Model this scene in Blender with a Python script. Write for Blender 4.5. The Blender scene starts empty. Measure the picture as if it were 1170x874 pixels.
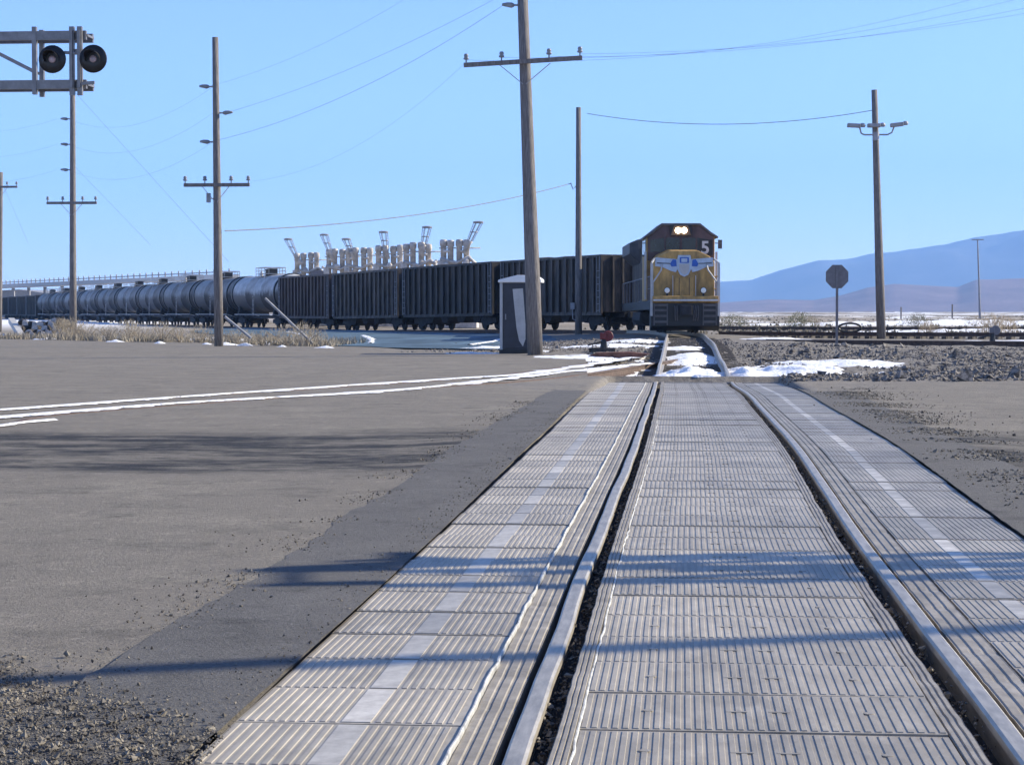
import bpy, bmesh, math, random
import numpy as np
from mathutils import Vector, Matrix, noise
random.seed(7); rng = np.random.default_rng(7)
S = bpy.context.scene; COL = S.collection; PI = math.pi; R = math.radians

# ------------------------------------------------------------------ camera, sky, sun, exposure
F, CX, CY, HZ, VPX, CH = 2300.0, 585.0, 437.0, 355.0, 778.0, 1.34
YAW, PIT = math.atan((VPX-CX)/F), math.atan((CY-HZ)/F)
cam = bpy.data.cameras.new('camera'); camo = bpy.data.objects.new('camera', cam); COL.objects.link(camo)
cam.lens = 36*F/1170; cam.sensor_width = 36; cam.clip_start = .1; cam.clip_end = 60000
camo.location = (0, 0, CH); camo.rotation_euler = (PI/2-PIT, 0, YAW); S.camera = camo
RM = camo.rotation_euler.to_matrix()
SUN_AZ, SUN_EL = R(68), R(27)
w = bpy.data.worlds.new('World'); S.world = w; w.use_nodes = True
nt = w.node_tree; bg = nt.nodes['Background']; sk = nt.nodes.new('ShaderNodeTexSky')
sk.sky_type = 'NISHITA'; sk.sun_disc = False; sk.sun_elevation = SUN_EL; sk.sun_rotation = SUN_AZ
sk.altitude = 2500; sk.air_density = 1.0; sk.dust_density = 0.0; sk.ozone_density = 6.0
tn = nt.nodes.new('ShaderNodeMix'); tn.data_type = 'RGBA'; tn.blend_type = 'MULTIPLY'; tn.inputs[0].default_value = 1; tn.inputs[7].default_value = (1.19, .995, 1.045, 1)
nt.links.new(sk.outputs[0], tn.inputs[6]); nt.links.new(tn.outputs[2], bg.inputs[0]); bg.inputs[1].default_value = .122
sl = bpy.data.lights.new('sun', 'SUN'); sl.energy = 5.0; sl.angle = R(.33); sl.color = (1, .91, .71)
so = bpy.data.objects.new('sun', sl); COL.objects.link(so); so.rotation_euler = (PI/2-SUN_EL, 0, PI-SUN_AZ)
S.view_settings.view_transform = 'Standard'; S.view_settings.look = 'None'
S.view_settings.gamma = 1; S.view_settings.exposure = .98
S.view_settings.use_curve_mapping = False
S.cycles.max_bounces = 6; S.cycles.volume_bounces = 1

def ray(px, py):
    return RM @ Vector(((px-CX)/F, -(py-CY)/F, -1))
def G(px, py, z=0.):                      # ground point seen at a photo pixel
    d = ray(px, py); t = (z-CH)/d.z; return Vector((d.x*t, d.y*t, z))
def W(px, py, Y):                         # point at depth Y seen at a photo pixel
    d = ray(px, py); t = Y/d.y; return Vector((d.x*t, Y, CH+d.z*t))

# ------------------------------------------------------------------ materials
def mat(name, base, rough=.6, metal=0., var=.25, scale=3., bump=0., bscale=None, coords='Object', col2=None, streak=None, rnd=0., emit=None, spec=None, fac=(.35, .65)):
    m = bpy.data.materials.new(name); m.use_nodes = True; t = m.node_tree; n = t.nodes; L = t.links.new
    b = n['Principled BSDF']; b.inputs['Roughness'].default_value = rough; b.inputs['Metallic'].default_value = metal
    if spec is not None: b.inputs['Specular IOR Level'].default_value = spec
    tc = n.new('ShaderNodeTexCoord'); mp = n.new('ShaderNodeMapping'); L(tc.outputs[coords], mp.inputs[0])
    if streak: mp.inputs['Scale'].default_value = streak
    no = n.new('ShaderNodeTexNoise'); no.inputs['Scale'].default_value = scale; no.inputs['Detail'].default_value = 6; no.inputs['Roughness'].default_value = .65
    L(mp.outputs[0], no.inputs['Vector'])
    mr = n.new('ShaderNodeMapRange'); mr.inputs[1].default_value = fac[0]; mr.inputs[2].default_value = fac[1]; L(no.outputs[0], mr.inputs[0])
    mx = n.new('ShaderNodeMix'); mx.data_type = 'RGBA'; L(mr.outputs[0], mx.inputs[0])
    c2 = col2 if col2 else tuple(min(1, c*(1+var)) for c in base); c1 = base if col2 else tuple(c*(1-var) for c in base)
    mx.inputs[6].default_value = (*c1, 1); mx.inputs[7].default_value = (*c2, 1); out = mx.outputs[2]
    if rnd:
        oi = n.new('ShaderNodeObjectInfo'); h = n.new('ShaderNodeHueSaturation'); r2 = n.new('ShaderNodeMapRange')
        r2.inputs[3].default_value = 1-rnd; r2.inputs[4].default_value = 1+rnd; L(oi.outputs['Random'], r2.inputs[0]); L(r2.outputs[0], h.inputs['Value']); L(out, h.inputs['Color']); out = h.outputs[0]
    L(out, b.inputs['Base Color'])
    if bump:
        bn = n.new('ShaderNodeTexNoise'); bn.inputs['Scale'].default_value = bscale or scale*4; bn.inputs['Detail'].default_value = 5; L(mp.outputs[0], bn.inputs['Vector'])
        bp = n.new('ShaderNodeBump'); bp.inputs['Strength'].default_value = 1; bp.inputs['Distance'].default_value = bump; L(bn.outputs[0], bp.inputs['Height']); L(bp.outputs[0], b.inputs['Normal'])
    if emit: b.inputs['Emission Color'].default_value = (*emit[:3], 1); b.inputs['Emission Strength'].default_value = emit[3]
    return m
M = dict(
 wood=mat('weathered_wood', (.19, .172, .165), .85, var=.45, scale=6, bump=.02, streak=(6, 6, .4)),
 steel=mat('galvanised_steel', (.20, .195, .20), .45, .6, .2, 4),
 dull=mat('dull_grey_metal', (.30, .30, .32), .6, .2, .2, 4),
 black=mat('black_paint', (.011, .010, .011), .45, 0, .4, 5),
 grime=mat('sooty_underframe', (.022, .020, .022), .8, 0, .6, 4, bump=.01),
 wire=mat('aged_wire', (.13, .13, .15), .6),
 insul=mat('insulator_porcelain', (.22, .23, .26), .3),
 rail=mat('worn_rail_steel', (.36, .325, .275), .46, .4, .25, 9, streak=(3, .5, 3)),
 railside=mat('rusty_rail', (.10, .065, .05), .75, .2, .4, 8),
 tie=mat('creosoted_tie', (.07, .058, .05), .9, 0, .5, 7, bump=.01),
 gon=mat('dirty_black_car_paint', (.024, .018, .015), .6, 0, .1, 2.2, bump=.01, streak=(1, 1, .25), col2=(.13, .098, .075), rnd=.45, fac=(.45, .75)),
 gonb=mat('brown_car_paint', (.036, .019, .015), .6, 0, .1, 2.2, bump=.01, streak=(1, 1, .25), col2=(.13, .09, .075), rnd=.2, fac=(.45, .75)),
 coal=mat('dark_load', (.05, .045, .04), .9, 0, .5, 6, bump=.05),
 sandl=mat('pale_load', (.42, .38, .33), .9, 0, .3, 6, bump=.05),
 yellow=mat('grimy_yellow_paint', (.42, .25, .075), .55, 0, .42, 2.5, streak=(1, 1, .4)),
 locogrey=mat('locomotive_roof_grey', (.10, .09, .09), .55, 0, .3, 2),
 locoside=mat('grimy_shaded_hood_paint', (.085, .062, .045), .6, 0, .5, 1.5, streak=(1, 1, .4)),  # grimy paint, darkened so the hood's own colour carries its shade
 glass=mat('dark_cab_glass', (.012, .015, .02), .08, 0, .2, 2),
 white=mat('off_white_paint', (.55, .55, .56), .5, 0, .15, 4),
 rackwhite=mat('cream_grimy_paint', (.52, .475, .425), .6, 0, .35, 2),
 blue=mat('emblem_blue', (.02, .10, .42), .4, 0, .1, 4),
 silver=mat('emblem_silver', (.42, .50, .60), .4, 0, .15, 4),
 red=mat('faded_red_paint', (.16, .02, .02), .5, 0, .3, 9),
 lamp=mat('headlight_glow', (1, .9, .7), .3, emit=(1, .80, .55, 9)),
 ditch=mat('ditch_lamp_lens', (.8, .8, .75), .15, 0, .05, 3),
 redlens=mat('unlit_red_lens', (.42, .32, .34), .15, 0, .3, 9),
 potty=mat('navy_plastic', (.015, .018, .035), .35, 0, .3, 3),
 trim=mat('grey_plastic', (.46, .45, .44), .5, 0, .12, 3),
 roofw=mat('white_plastic', (.80, .80, .80), .45, 0, .05, 3),
 signback=mat('sign_back_metal', (.17, .16, .17), .5, .3, .15, 6),
 rock=mat('pale_stone', (.52, .51, .50), .85, 0, .35, 8, rnd=.3),
 log=mat('dark_bark', (.035, .028, .026), .9, 0, .5, 9), logend=mat('pale_cut_wood', (.50, .46, .44), .8, 0, .3, 14),
 twig=mat('dry_twig', (.34, .27, .19), .9, 0, .35, 9, rnd=.2),
 sage=mat('sage_leaf', (.085, .090, .055), .9, 0, .4, 9, rnd=.3),
 drygrass=mat('dry_grass', (.30, .26, .20), .9, 0, .3, 1.2),
 scrubleaf=mat('dry_scrub', (.30, .25, .18), .9, 0, .3, .05, col2=(.18, .165, .12)),
 sunlit_edge=mat('painted_sunlit_edge', (.42, .41, .385), .55, .1, .4, 9),  # pale colour stands for sunlight caught on the pad edges
 snow=mat('old_snow', (.60, .57, .54), .7, 0, .05, 3.2, bump=.035, bscale=14, col2=(.88, .88, .90), fac=(.30, .42)),
 rusty=mat('rusty_plate', (.16, .07, .045), .8, .1, .5, 5),
)
# two-tone tank paint (darker towards the belly, with an uneven edge)
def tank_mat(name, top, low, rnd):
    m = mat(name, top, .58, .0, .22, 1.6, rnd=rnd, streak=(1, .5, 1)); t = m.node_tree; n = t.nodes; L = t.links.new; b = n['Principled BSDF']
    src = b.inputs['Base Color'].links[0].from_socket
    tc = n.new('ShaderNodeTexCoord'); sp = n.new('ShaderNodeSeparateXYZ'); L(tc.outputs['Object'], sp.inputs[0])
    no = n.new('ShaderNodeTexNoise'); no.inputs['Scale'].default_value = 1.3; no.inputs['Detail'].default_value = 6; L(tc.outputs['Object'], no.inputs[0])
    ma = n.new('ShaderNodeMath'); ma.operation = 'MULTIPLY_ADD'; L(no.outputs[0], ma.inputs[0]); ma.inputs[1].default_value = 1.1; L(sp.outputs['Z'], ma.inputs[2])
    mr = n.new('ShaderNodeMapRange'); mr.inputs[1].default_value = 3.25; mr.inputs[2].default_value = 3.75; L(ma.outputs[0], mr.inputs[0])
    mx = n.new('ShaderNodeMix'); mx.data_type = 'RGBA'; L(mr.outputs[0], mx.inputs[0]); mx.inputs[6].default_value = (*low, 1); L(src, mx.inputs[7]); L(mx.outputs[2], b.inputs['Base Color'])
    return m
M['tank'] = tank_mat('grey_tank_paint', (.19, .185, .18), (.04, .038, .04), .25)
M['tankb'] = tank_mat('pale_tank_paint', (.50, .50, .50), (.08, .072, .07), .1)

# ------------------------------------------------------------------ mesh helpers
def new(name, bm, m, parent=None, smooth=False, bev=0):
    me = bpy.data.meshes.new(name)
    if isinstance(bm, tuple): me.from_pydata(bm[0], [], bm[1])
    else: bm.normal_update(); bm.to_mesh(me); bm.free()
    me.materials.append(M[m] if isinstance(m, str) else m)
    if smooth: me.shade_smooth()
    o = bpy.data.objects.new(name, me); COL.objects.link(o)
    if parent: o.parent = parent
    if bev:
        b = o.modifiers.new('bevel', 'BEVEL'); b.width = bev; b.segments = 2; b.limit_method = 'ANGLE'
    return o
def tag(o, label=None, cat=None, group=None, kind=None):
    for k, v in (('label', label), ('category', cat), ('group', group), ('kind', kind)):
        if v: o[k] = v
    return o
def empty(name, loc=(0, 0, 0), rz=0, label=None, cat=None, group=None):
    o = bpy.data.objects.new(name, None); COL.objects.link(o); o.location = loc; o.rotation_euler = (0, 0, rz); o.empty_display_size = .2
    return tag(o, label, cat, group)
def copy_tree(o, parent=None):
    c = o.copy(); COL.objects.link(c); c.parent = parent
    for ch in list(o.children): copy_tree(ch, c)
    return c
def bm_(): return bmesh.new()
def box(bm, x0, x1, y0, y1, z0, z1, mtx=None):
    v = [bm.verts.new((x, y, z)) for x in (x0, x1) for y in (y0, y1) for z in (z0, z1)]
    for f in ((0, 1, 3, 2), (4, 6, 7, 5), (0, 4, 5, 1), (2, 3, 7, 6), (0, 2, 6, 4), (1, 5, 7, 3)): bm.faces.new([v[i] for i in f])
    if mtx: bmesh.ops.transform(bm, matrix=mtx, verts=v)
    return bm
def tube(bm, pts, r, n=8, cap=True):
    pts = [Vector(p) for p in pts]; rs = r if isinstance(r, (list, tuple)) else [r]*len(pts); rings = []
    for i, p in enumerate(pts):
        d = (pts[min(i+1, len(pts)-1)]-pts[max(i-1, 0)]).normalized()
        u = d.orthogonal().normalized() if i == 0 else (u-d*u.dot(d)).normalized()
        v = d.cross(u)
        rings.append([bm.verts.new(p+(u*math.cos(a)+v*math.sin(a))*rs[i]) for a in [2*PI*k/n for k in range(n)]])
    for a, b in zip(rings, rings[1:]):
        for k in range(n): bm.faces.new((a[k], a[(k+1) % n], b[(k+1) % n], b[k]))
    if cap: bm.faces.new(rings[0][::-1]); bm.faces.new(rings[-1])
    return bm
def bar(bm, a, b, w, h):                                    # rectangular bar a->b
    a, b = Vector(a), Vector(b); d = (b-a).normalized(); up = Vector((0, 0, 1)) if abs(d.z) < .95 else Vector((0, 1, 0))
    s = d.cross(up).normalized()*w/2; t = s.cross(d).normalized()*h/2
    v = [bm.verts.new(p+x*s+y*t) for p in (a, b) for x, y in ((-1, -1), (1, -1), (1, 1), (-1, 1))]
    for f in ((3, 2, 1, 0), (4, 5, 6, 7), (0, 1, 5, 4), (1, 2, 6, 5), (2, 3, 7, 6), (3, 0, 4, 7)): bm.faces.new([v[i] for i in f])
    return bm
def prism(bm, poly, y0, y1, axis='y'):                      # polygon (x,z) extruded in y (or (y,z) in x)
    mk = (lambda p, t: (p[0], t, p[1])) if axis == 'y' else (lambda p, t: (t, p[0], p[1]))
    a = [bm.verts.new(mk(p, y0)) for p in poly]; b = [bm.verts.new(mk(p, y1)) for p in poly]; n = len(poly)
    f1 = bm.faces.new(a); f2 = bm.faces.new(b[::-1]); fs = [f1, f2]
    for i in range(n): fs.append(bm.faces.new((a[(i+1) % n], a[i], b[i], b[(i+1) % n])))
    bmesh.ops.recalc_face_normals(bm, faces=fs)
    return bm
def lathe(bm, prof, n=20, mtx=None):                        # profile (r,z)
    rings = [[bm.verts.new((r*math.cos(2*PI*k/n), r*math.sin(2*PI*k/n), z)) for k in range(n)] for r, z in prof]
    for a, b in zip(rings, rings[1:]):
        for k in range(n): bm.faces.new((a[k], a[(k+1) % n], b[(k+1) % n], b[k]))
    bm.faces.new(rings[0][::-1]); bm.faces.new(rings[-1])
    if mtx: bmesh.ops.transform(bm, matrix=mtx, verts=[v for r in rings for v in r])
    return bm
def interp(x, pts):
    if x <= pts[0][0]: return pts[0][1]
    for (a, va), (b, vb) in zip(pts, pts[1:]):
        if x <= b: t = (x-a)/(b-a); t = t*t*(3-2*t); return va+(vb-va)*t
    return pts[-1][1]

# ------------------------------------------------------------------ track line and ground height
TZ = [(0, 0), (11, 0), (20, .05), (30, .02), (41, -.11), (50, .08), (66, .33), (100, .35), (118, .2), (150, -.1), (320, -.35)]
TX = [(0, .276), (10, .28), (20, .335), (32, .32), (41, .27), (60, .27), (80, .22)]
def tz(y): return interp(y, TZ)
def tx(y): return interp(y, TX)
PATH = [Vector(p) for p in ((.22, 80), (.12, 88), (-.55, 98), (-2.2, 108), (-6.2, 117), (-11.8, 126), (-19.5, 139), (-31.5, 162), (-48, 197), (-68, 242), (-101, 315), (-135, 390), (-170, 470))]
def spline(P, n=12):
    out = []
    for i in range(len(P)-1):
        p0, p1, p2, p3 = P[max(i-1, 0)], P[i], P[i+1], P[min(i+2, len(P)-1)]
        for k in range(n):
            t = k/n; out.append(.5*((2*p1)+(p2-p0)*t+(2*p0-5*p1+4*p2-p3)*t*t+(3*p1-p0-3*p2+p3)*t**3))
    out.append(P[-1]); return out
PL = spline(PATH); PS = [0.]
for a, b in zip(PL, PL[1:]): PS.append(PS[-1]+(b-a).length)
def along(s):
    s = max(0, min(PS[-1]-.01, s)); i = int(np.searchsorted(PS, s, 'right'))-1
    t = (s-PS[i])/(PS[i+1]-PS[i]); p = PL[i].lerp(PL[i+1], t); return p
PLn = np.array([(p.x, p.y) for p in PL])
def ground_np(x, y):
    tzv = np.interp(y, [a for a, _ in TZ], [b for _, b in TZ]); txv = np.interp(y, [a for a, _ in TX], [b for _, b in TX])
    # distance to main path
    d = np.full(x.shape, 1e9); zi = np.zeros(x.shape)
    for i in range(0, len(PLn), 2):
        dd = np.hypot(x-PLn[i, 0], y-PLn[i, 1]); k = dd < d; d[k] = dd[k]; zi[k] = np.interp(PLn[i, 1], [a for a, _ in TZ], [b for _, b in TZ])
    near = np.where(y < 80, np.abs(x-txv), d); zt = np.where(y < 80, tzv, zi)
    wgt = np.exp(-(np.maximum(near-2.4, 0)/3.0)**2)
    z = np.where(y < 45, 0., -.02)+ (zt-.17)*wgt*np.clip((y-41.3)/3, 0, 1)
    z = np.where(y < 41.2, -.30*np.exp(-(np.maximum(near-1.6, 0)/.12)**2), z)
    return z
def ground_at(x, y): return float(ground_np(np.array([float(x)]), np.array([float(y)]))[0])

def wall_noise(x, y, s): return noise.noise(Vector((x*s, y*s, 3.1)))
def grid(xs, ys, zf, name, m, **k):
    nx, ny = len(xs), len(ys); X, Y = np.meshgrid(xs, ys); Z = zf(X, Y)
    v = np.stack([X.ravel(), Y.ravel(), Z.ravel()], 1)
    i = np.arange(nx*ny).reshape(ny, nx)
    f = np.stack([i[:-1, :-1].ravel(), i[:-1, 1:].ravel(), i[1:, 1:].ravel(), i[1:, :-1].ravel()], 1)
    me = bpy.data.meshes.new(name); me.from_pydata(v.tolist(), [], f.tolist()); me.materials.append(m if not isinstance(m, str) else M[m])
    me.shade_smooth(); o = bpy.data.objects.new(name, me); COL.objects.link(o); return o
def vnoise(X, Y, s, seed=0.):
    out = np.empty(X.shape); xr, yr, o = X.ravel(), Y.ravel(), out.ravel()
    for i in range(xr.size): o[i] = noise.noise(Vector((xr[i]*s, yr[i]*s, seed)))
    return o.reshape(X.shape)

# ground material: dun gravel, dirt, patchy snow far off
def ground_mat():
    m = bpy.data.materials.new('ground'); m.use_nodes = True; t = m.node_tree; n = t.nodes; L = t.links.new; b = n['Principled BSDF']; b.inputs['Roughness'].default_value = .95; b.inputs['Specular IOR Level'].default_value = .2
    tc = n.new('ShaderNodeTexCoord')
    def nz(scale, st=None, det=6, rough=.6):
        mp = n.new('ShaderNodeMapping'); L(tc.outputs['Object'], mp.inputs[0])
        if st: mp.inputs['Scale'].default_value = st
        q = n.new('ShaderNodeTexNoise'); q.inputs['Scale'].default_value = scale; q.inputs['Detail'].default_value = det; q.inputs['Roughness'].default_value = rough; L(mp.outputs[0], q.inputs[0]); return q.outputs[0]
    def ramp(s, a, bb):
        r = n.new('ShaderNodeMapRange'); r.inputs[1].default_value = a; r.inputs[2].default_value = bb; L(s, r.inputs[0]); return r.outputs[0]
    def mix(f, a, c):
        x = n.new('ShaderNodeMix'); x.data_type = 'RGBA'; L(f, x.inputs[0])
        for k, q in ((6, a), (7, c)):
            if isinstance(q, tuple): x.inputs[k].default_value = (*q, 1)
            else: L(q, x.inputs[k])
        return x.outputs[2]
    fine = nz(5, det=9, rough=.75); med = nz(.35); far = nz(.012, (1, .25, 1))
    c = mix(ramp(fine, .35, .65), (.12, .108, .098), (.29, .265, .235))
    c = mix(ramp(med, .45, .6), c, (.24, .215, .185))
    sp = n.new('ShaderNodeSeparateXYZ'); L(tc.outputs['Object'], sp.inputs[0])
    scrub = mix(ramp(nz(.03, (1, .2, 1), 8, .75), .4, .62), (.20, .165, .12), (.42, .37, .32))
    c = mix(ramp(sp.outputs['Y'], 110, 190), c, scrub)
    fs = n.new('ShaderNodeMath'); fs.operation = 'MULTIPLY'; L(ramp(far, .53, .57), fs.inputs[0]); L(ramp(sp.outputs['Y'], 130, 200), fs.inputs[1])
    c = mix(fs.outputs[0], c, (.78, .78, .80)); L(c, b.inputs['Base Color'])
    bp = n.new('ShaderNodeBump'); bp.inputs['Distance'].default_value = .05; L(fine, bp.inputs['Height']); L(bp.outputs[0], b.inputs['Normal'])
    return m
def lattice(edges):
    out = []
    for (a, b, s) in edges: out += list(np.arange(a, b, s))
    return np.array(out+[edges[-1][1]])
gx = lattice([(-16000, -2000, 1000), (-2000, -200, 150), (-200, -60, 7), (-60, -12, 1.5), (-12, -1.8, .3), (-1.8, 2.6, .1), (2.6, 12, .25), (12, 60, 1.5), (60, 200, 8), (200, 2000, 150), (2000, 16000, 1000)])
gy = lattice([(-60, 0, 5), (0, 40, .5), (40, 75, .25), (75, 130, 1), (130, 400, 5), (400, 2000, 100), (2000, 16000, 1000)])
def gz(X, Y):
    Z = ground_np(X, Y)
    n1 = vnoise(X, Y, .9, 1.); n2 = vnoise(X, Y, 2.7, 5.); n3 = vnoise(X, Y, .12, 9.)
    gravel = ((X > 1.9)*np.clip((X-1.9)/2, 0, 1)*np.clip((Y-37.5)/2, 0, 1)*np.clip((90-Y)/15, 0, 1))
    left = (X < -1.0)*np.clip((Y-52)/8, 0, 1)*np.clip((95-Y)/15, 0, 1)
    Z = Z+gravel*(.05+.08*n1+.05*n2)+left*(.03*n1+.03*n2)
    neargr = (X < -1.6)*np.clip((7.6-Y)/.6, 0, 1); Z = Z+neargr*(.015*vnoise(X, Y, 6, 2.)-.005)
    mid = np.clip((np.abs(X-.28)-1.6)*-5, 0, 1)*np.clip((Y-41.4)/2, 0, 1)*np.clip((90-Y)/8, 0, 1)
    Z = Z+mid*(-.03+.05*n2)
    Z = Z+np.clip((Y-150)/400, 0, 1)*1.0*n3
    Z = np.where((np.abs(X) > 2000) | (Y > 2000), -1.0, Z)
    return Z
tag(grid(gx, gy, gz, 'ground', ground_mat()), kind='structure')

# asphalt material
def asphalt(name, c1, c2, stain=True, warm=(.30, .27, .22), loose=True):
    m = bpy.data.materials.new(name); m.use_nodes = True; t = m.node_tree; n = t.nodes; L = t.links.new; b = n['Principled BSDF']; b.inputs['Roughness'].default_value = .85; b.inputs['Specular IOR Level'].default_value = .3
    tc = n.new('ShaderNodeTexCoord')
    def nz(scale, st=None, det=6, rough=.6, off=(0, 0, 0)):
        mp = n.new('ShaderNodeMapping'); L(tc.outputs['Object'], mp.inputs[0]); mp.inputs['Location'].default_value = off
        if st: mp.inputs['Scale'].default_value = st
        q = n.new('ShaderNodeTexNoise'); q.inputs['Scale'].default_value = scale; q.inputs['Detail'].default_value = det; q.inputs['Roughness'].default_value = rough; L(mp.outputs[0], q.inputs[0]); return q.outputs[0]
    def ramp(s, a, bb, lo=0, hi=1):
        r = n.new('ShaderNodeMapRange'); r.inputs[1].default_value = a; r.inputs[2].default_value = bb; r.inputs[3].default_value = lo; r.inputs[4].default_value = hi; L(s, r.inputs[0]); return r.outputs[0]
    def mix(f, a, c):
        x = n.new('ShaderNodeMix'); x.data_type = 'RGBA'; L(f, x.inputs[0])
        for k, q in ((6, a), (7, c)):
            if isinstance(q, tuple): x.inputs[k].default_value = (*q, 1)
            else: L(q, x.inputs[k])
        return x.outputs[2]
    def mul(a, c):
        x = n.new('ShaderNodeMath'); x.operation = 'MULTIPLY'; L(a, x.inputs[0]); L(c, x.inputs[1]); return x.outputs[0]
    grain = nz(55, det=4, rough=.8); patch = nz(.9, det=7, rough=.7)
    c = mix(ramp(grain, .3, .7), c1, c2)
    c = mix(mul(ramp(patch, .50, .66), ramp(grain, .42, .6)), c, warm)          # tracked-in dirt
    mot = nz(1.6, (.8, .8, 1), 10, .82, (5, 5, 0)); c = mix(ramp(mot, .52, .66, 0, .8), c, tuple(v*.62 for v in c1))
    lt = nz(9, (.8, .8, 1), 9, .85, (1, 15, 0)); c = mix(ramp(lt, .55, .66, 0, .6), c, tuple(min(1, v*1.55) for v in c2))
    sp_ = nz(24, None, 3, .7, (7, 3, 0)); c = mix(ramp(sp_, .64, .70, 0, .8), c, tuple(v*.3 for v in c1))
    cr = nz(3.5, (.35, 1.4, 1), 8, .8, (4, 7, 0)); c = mix(ramp(cr, .63, .69), c, tuple(v*.35 for v in c1))   # tar marks, cracks
    if stain:                                                                    # band of oily stain running across the lot
        sp = n.new('ShaderNodeSeparateXYZ'); L(tc.outputs['Object'], sp.inputs[0])
        wv = nz(.7, (.3, 1, 1), 6, .7, (2, 3, 0)); off = n.new('ShaderNodeMath'); off.operation = 'MULTIPLY_ADD'; L(wv, off.inputs[0]); off.inputs[1].default_value = 3.2; L(sp.outputs['Y'], off.inputs[2])
        band = mul(ramp(off.outputs[0], 17.6, 18.4), ramp(off.outputs[0], 24.0, 22.4))
        st = nz(1.1, (.45, .9, 1), 9, .78, (9, 1, 0)); c = mix(mul(band, ramp(st, .42, .56, .15, 1.0)), c, (.022, .021, .022))
        if loose:
            f = nz(1.3, (.3, 1, 1), 7, .75, (1, 8, 0)); c = mix(mul(ramp(f, .60, .70), ramp(sp.outputs['Y'], 20, 26)), c, (.09, .082, .078))
    L(c, b.inputs['Base Color'])
    bp = n.new('ShaderNodeBump'); bp.inputs['Distance'].default_value = .016; bp.inputs['Strength'].default_value = 1; L(grain, bp.inputs['Height']); L(bp.outputs[0], b.inputs['Normal'])
    return m
ROAD = asphalt('road_surface', (.140, .124, .103), (.255, .226, .188))
PATCH = asphalt('patch_surface', (.095, .089, .083), (.150, .142, .135), stain=False, warm=(.17, .16, .15))

def sheet(name, m, y0, y1, x0f, x1f, z, step=.35, nx=24, zadd=None):
    ys = np.arange(y0, y1+step, step); V = []; Fc = []
    for j, y in enumerate(ys):
        a, b = x0f(y), x1f(y)
        for i in range(nx+1):
            u = i/nx; x = a+(b-a)*u
            V.append((x, y+(wall_noise(x, y, .8)*.25 if j in (0, len(ys)-1) else 0), z+(zadd(x, y) if zadd else 0)))
    for j in range(len(ys)-1):
        for i in range(nx):
            q = j*(nx+1)+i; Fc.append((q, q+1, q+nx+2, q+nx+1))
    o = new(name, (V, Fc), m, smooth=True); return o
LE = lambda y: interp(y, [(0, -1.455), (10, -1.41), (20, -1.40), (30, -1.50), (41, -1.72)])      # left edge of crossing
RE = lambda y: interp(y, [(0, 2.0), (10, 1.985), (20, 2.02), (30, 1.98), (41, 2.05)])
def near_zadd(x, y):
    d = min(abs(x-LE(y)), abs(x-RE(y))); return tz(y)*math.exp(-(d/1.2)**2)
# left lot: from near gravel edge to far brush line
def lx0(y): return -90.
for nm, y0, y1, xf0, xf1 in (('road', 7.45, 41.1, lambda y: -30-y*.6, lambda y: LE(y)-.03), ('road', 41.1, 62, lambda y: -30-y*.6, lambda y: -1.9-(y-41.1)*.05)):
    xs = np.concatenate([np.linspace(0, .85, 14), np.linspace(.87, 1, 18)])
    ys = np.arange(y0, y1+.01, .4); V = []; Fc = []
    for j, y in enumerate(ys):
        a, b = xf0(y), xf1(y)
        for i, u in enumerate(xs):
            x = a+(b-a)*u; yy = y
            if j == 0 and y0 < 10: yy += .25*wall_noise(x, 0, 1.4)+.12*wall_noise(x, 5, 5)+max(0, (x+2.2))*-1.6
            V.append((x, yy, .012-(.016 if (j == 0 and y0 < 10) else 0)+near_zadd(x, yy)*(1 if y < 41.2 else .0)))
    nx = len(xs)
    for j in range(len(ys)-1):
        for i in range(nx-1): q = j*nx+i; Fc.append((q, q+1, q+nx+1, q+nx))
    tag(new(nm, (V, Fc), ROAD, smooth=True), kind='structure')
# far left part of lot, ends at brush
V = []; Fc = []; FE = [(-60, 96), (-32, 92), (-22, 84), (-12.5, 74), (-8, 66), (-3, 62.5)]
xs = np.linspace(-80, -2.4, 70); ys = np.linspace(0, 1, 26)
for u in ys:
    for x in xs:
        ye = interp(x, FE)+1.2*wall_noise(x, 3, .5); V.append((x, 62.0+(max(ye, 62.1)-62.0)*u, .012))
for j in range(len(ys)-1):
    for i in range(len(xs)-1): q = j*len(xs)+i; Fc.append((q, q+1, q+len(xs)+1, q+len(xs)))
tag(new('road', (V, Fc), ROAD, smooth=True), kind='structure')
# right lot
def rx1(y): return 26+y*.5
xs = np.concatenate([np.linspace(0, .08, 10), np.linspace(.1, 1, 24)]); ys = np.arange(2, 38.2, .4); V = []; Fc = []
for j, y in enumerate(ys):
    a, b = RE(y)+.03, rx1(y)
    for u in xs:
        x = a+(b-a)*u; V.append((x, y+(.5*wall_noise(x, 0, .7)+.3*wall_noise(x, 2, 3) if j == len(ys)-1 else 0), .012+near_zadd(x, y)))
for j in range(len(ys)-1):
    for i in range(len(xs)-1): q = j*len(xs)+i; Fc.append((q, q+1, q+len(xs)+1, q+len(xs)))
tag(new('road', (V, Fc), ROAD, smooth=True), kind='structure')
# asphalt patches beside the crossing panels
sheet('road_patch', PATCH, 5.2, 41.0, lambda y: -2.14+.05*wall_noise(1, y, .7)+.05*wall_noise(4, y, 3)+.02*wall_noise(4, y, 12), lambda y: LE(y)-.03+.012*wall_noise(9, y, 5), .0155, .15, 10, near_zadd)['kind'] = 'structure'
sheet('road_patch', PATCH, 4.5, 38.5, lambda y: RE(y)+.03+.015*wall_noise(2, y, 5), lambda y: 2.78+.06*wall_noise(8, y, .9)+.05*wall_noise(7, y, 3), .0155, .15, 10, near_zadd)['kind'] = 'structure'

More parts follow.
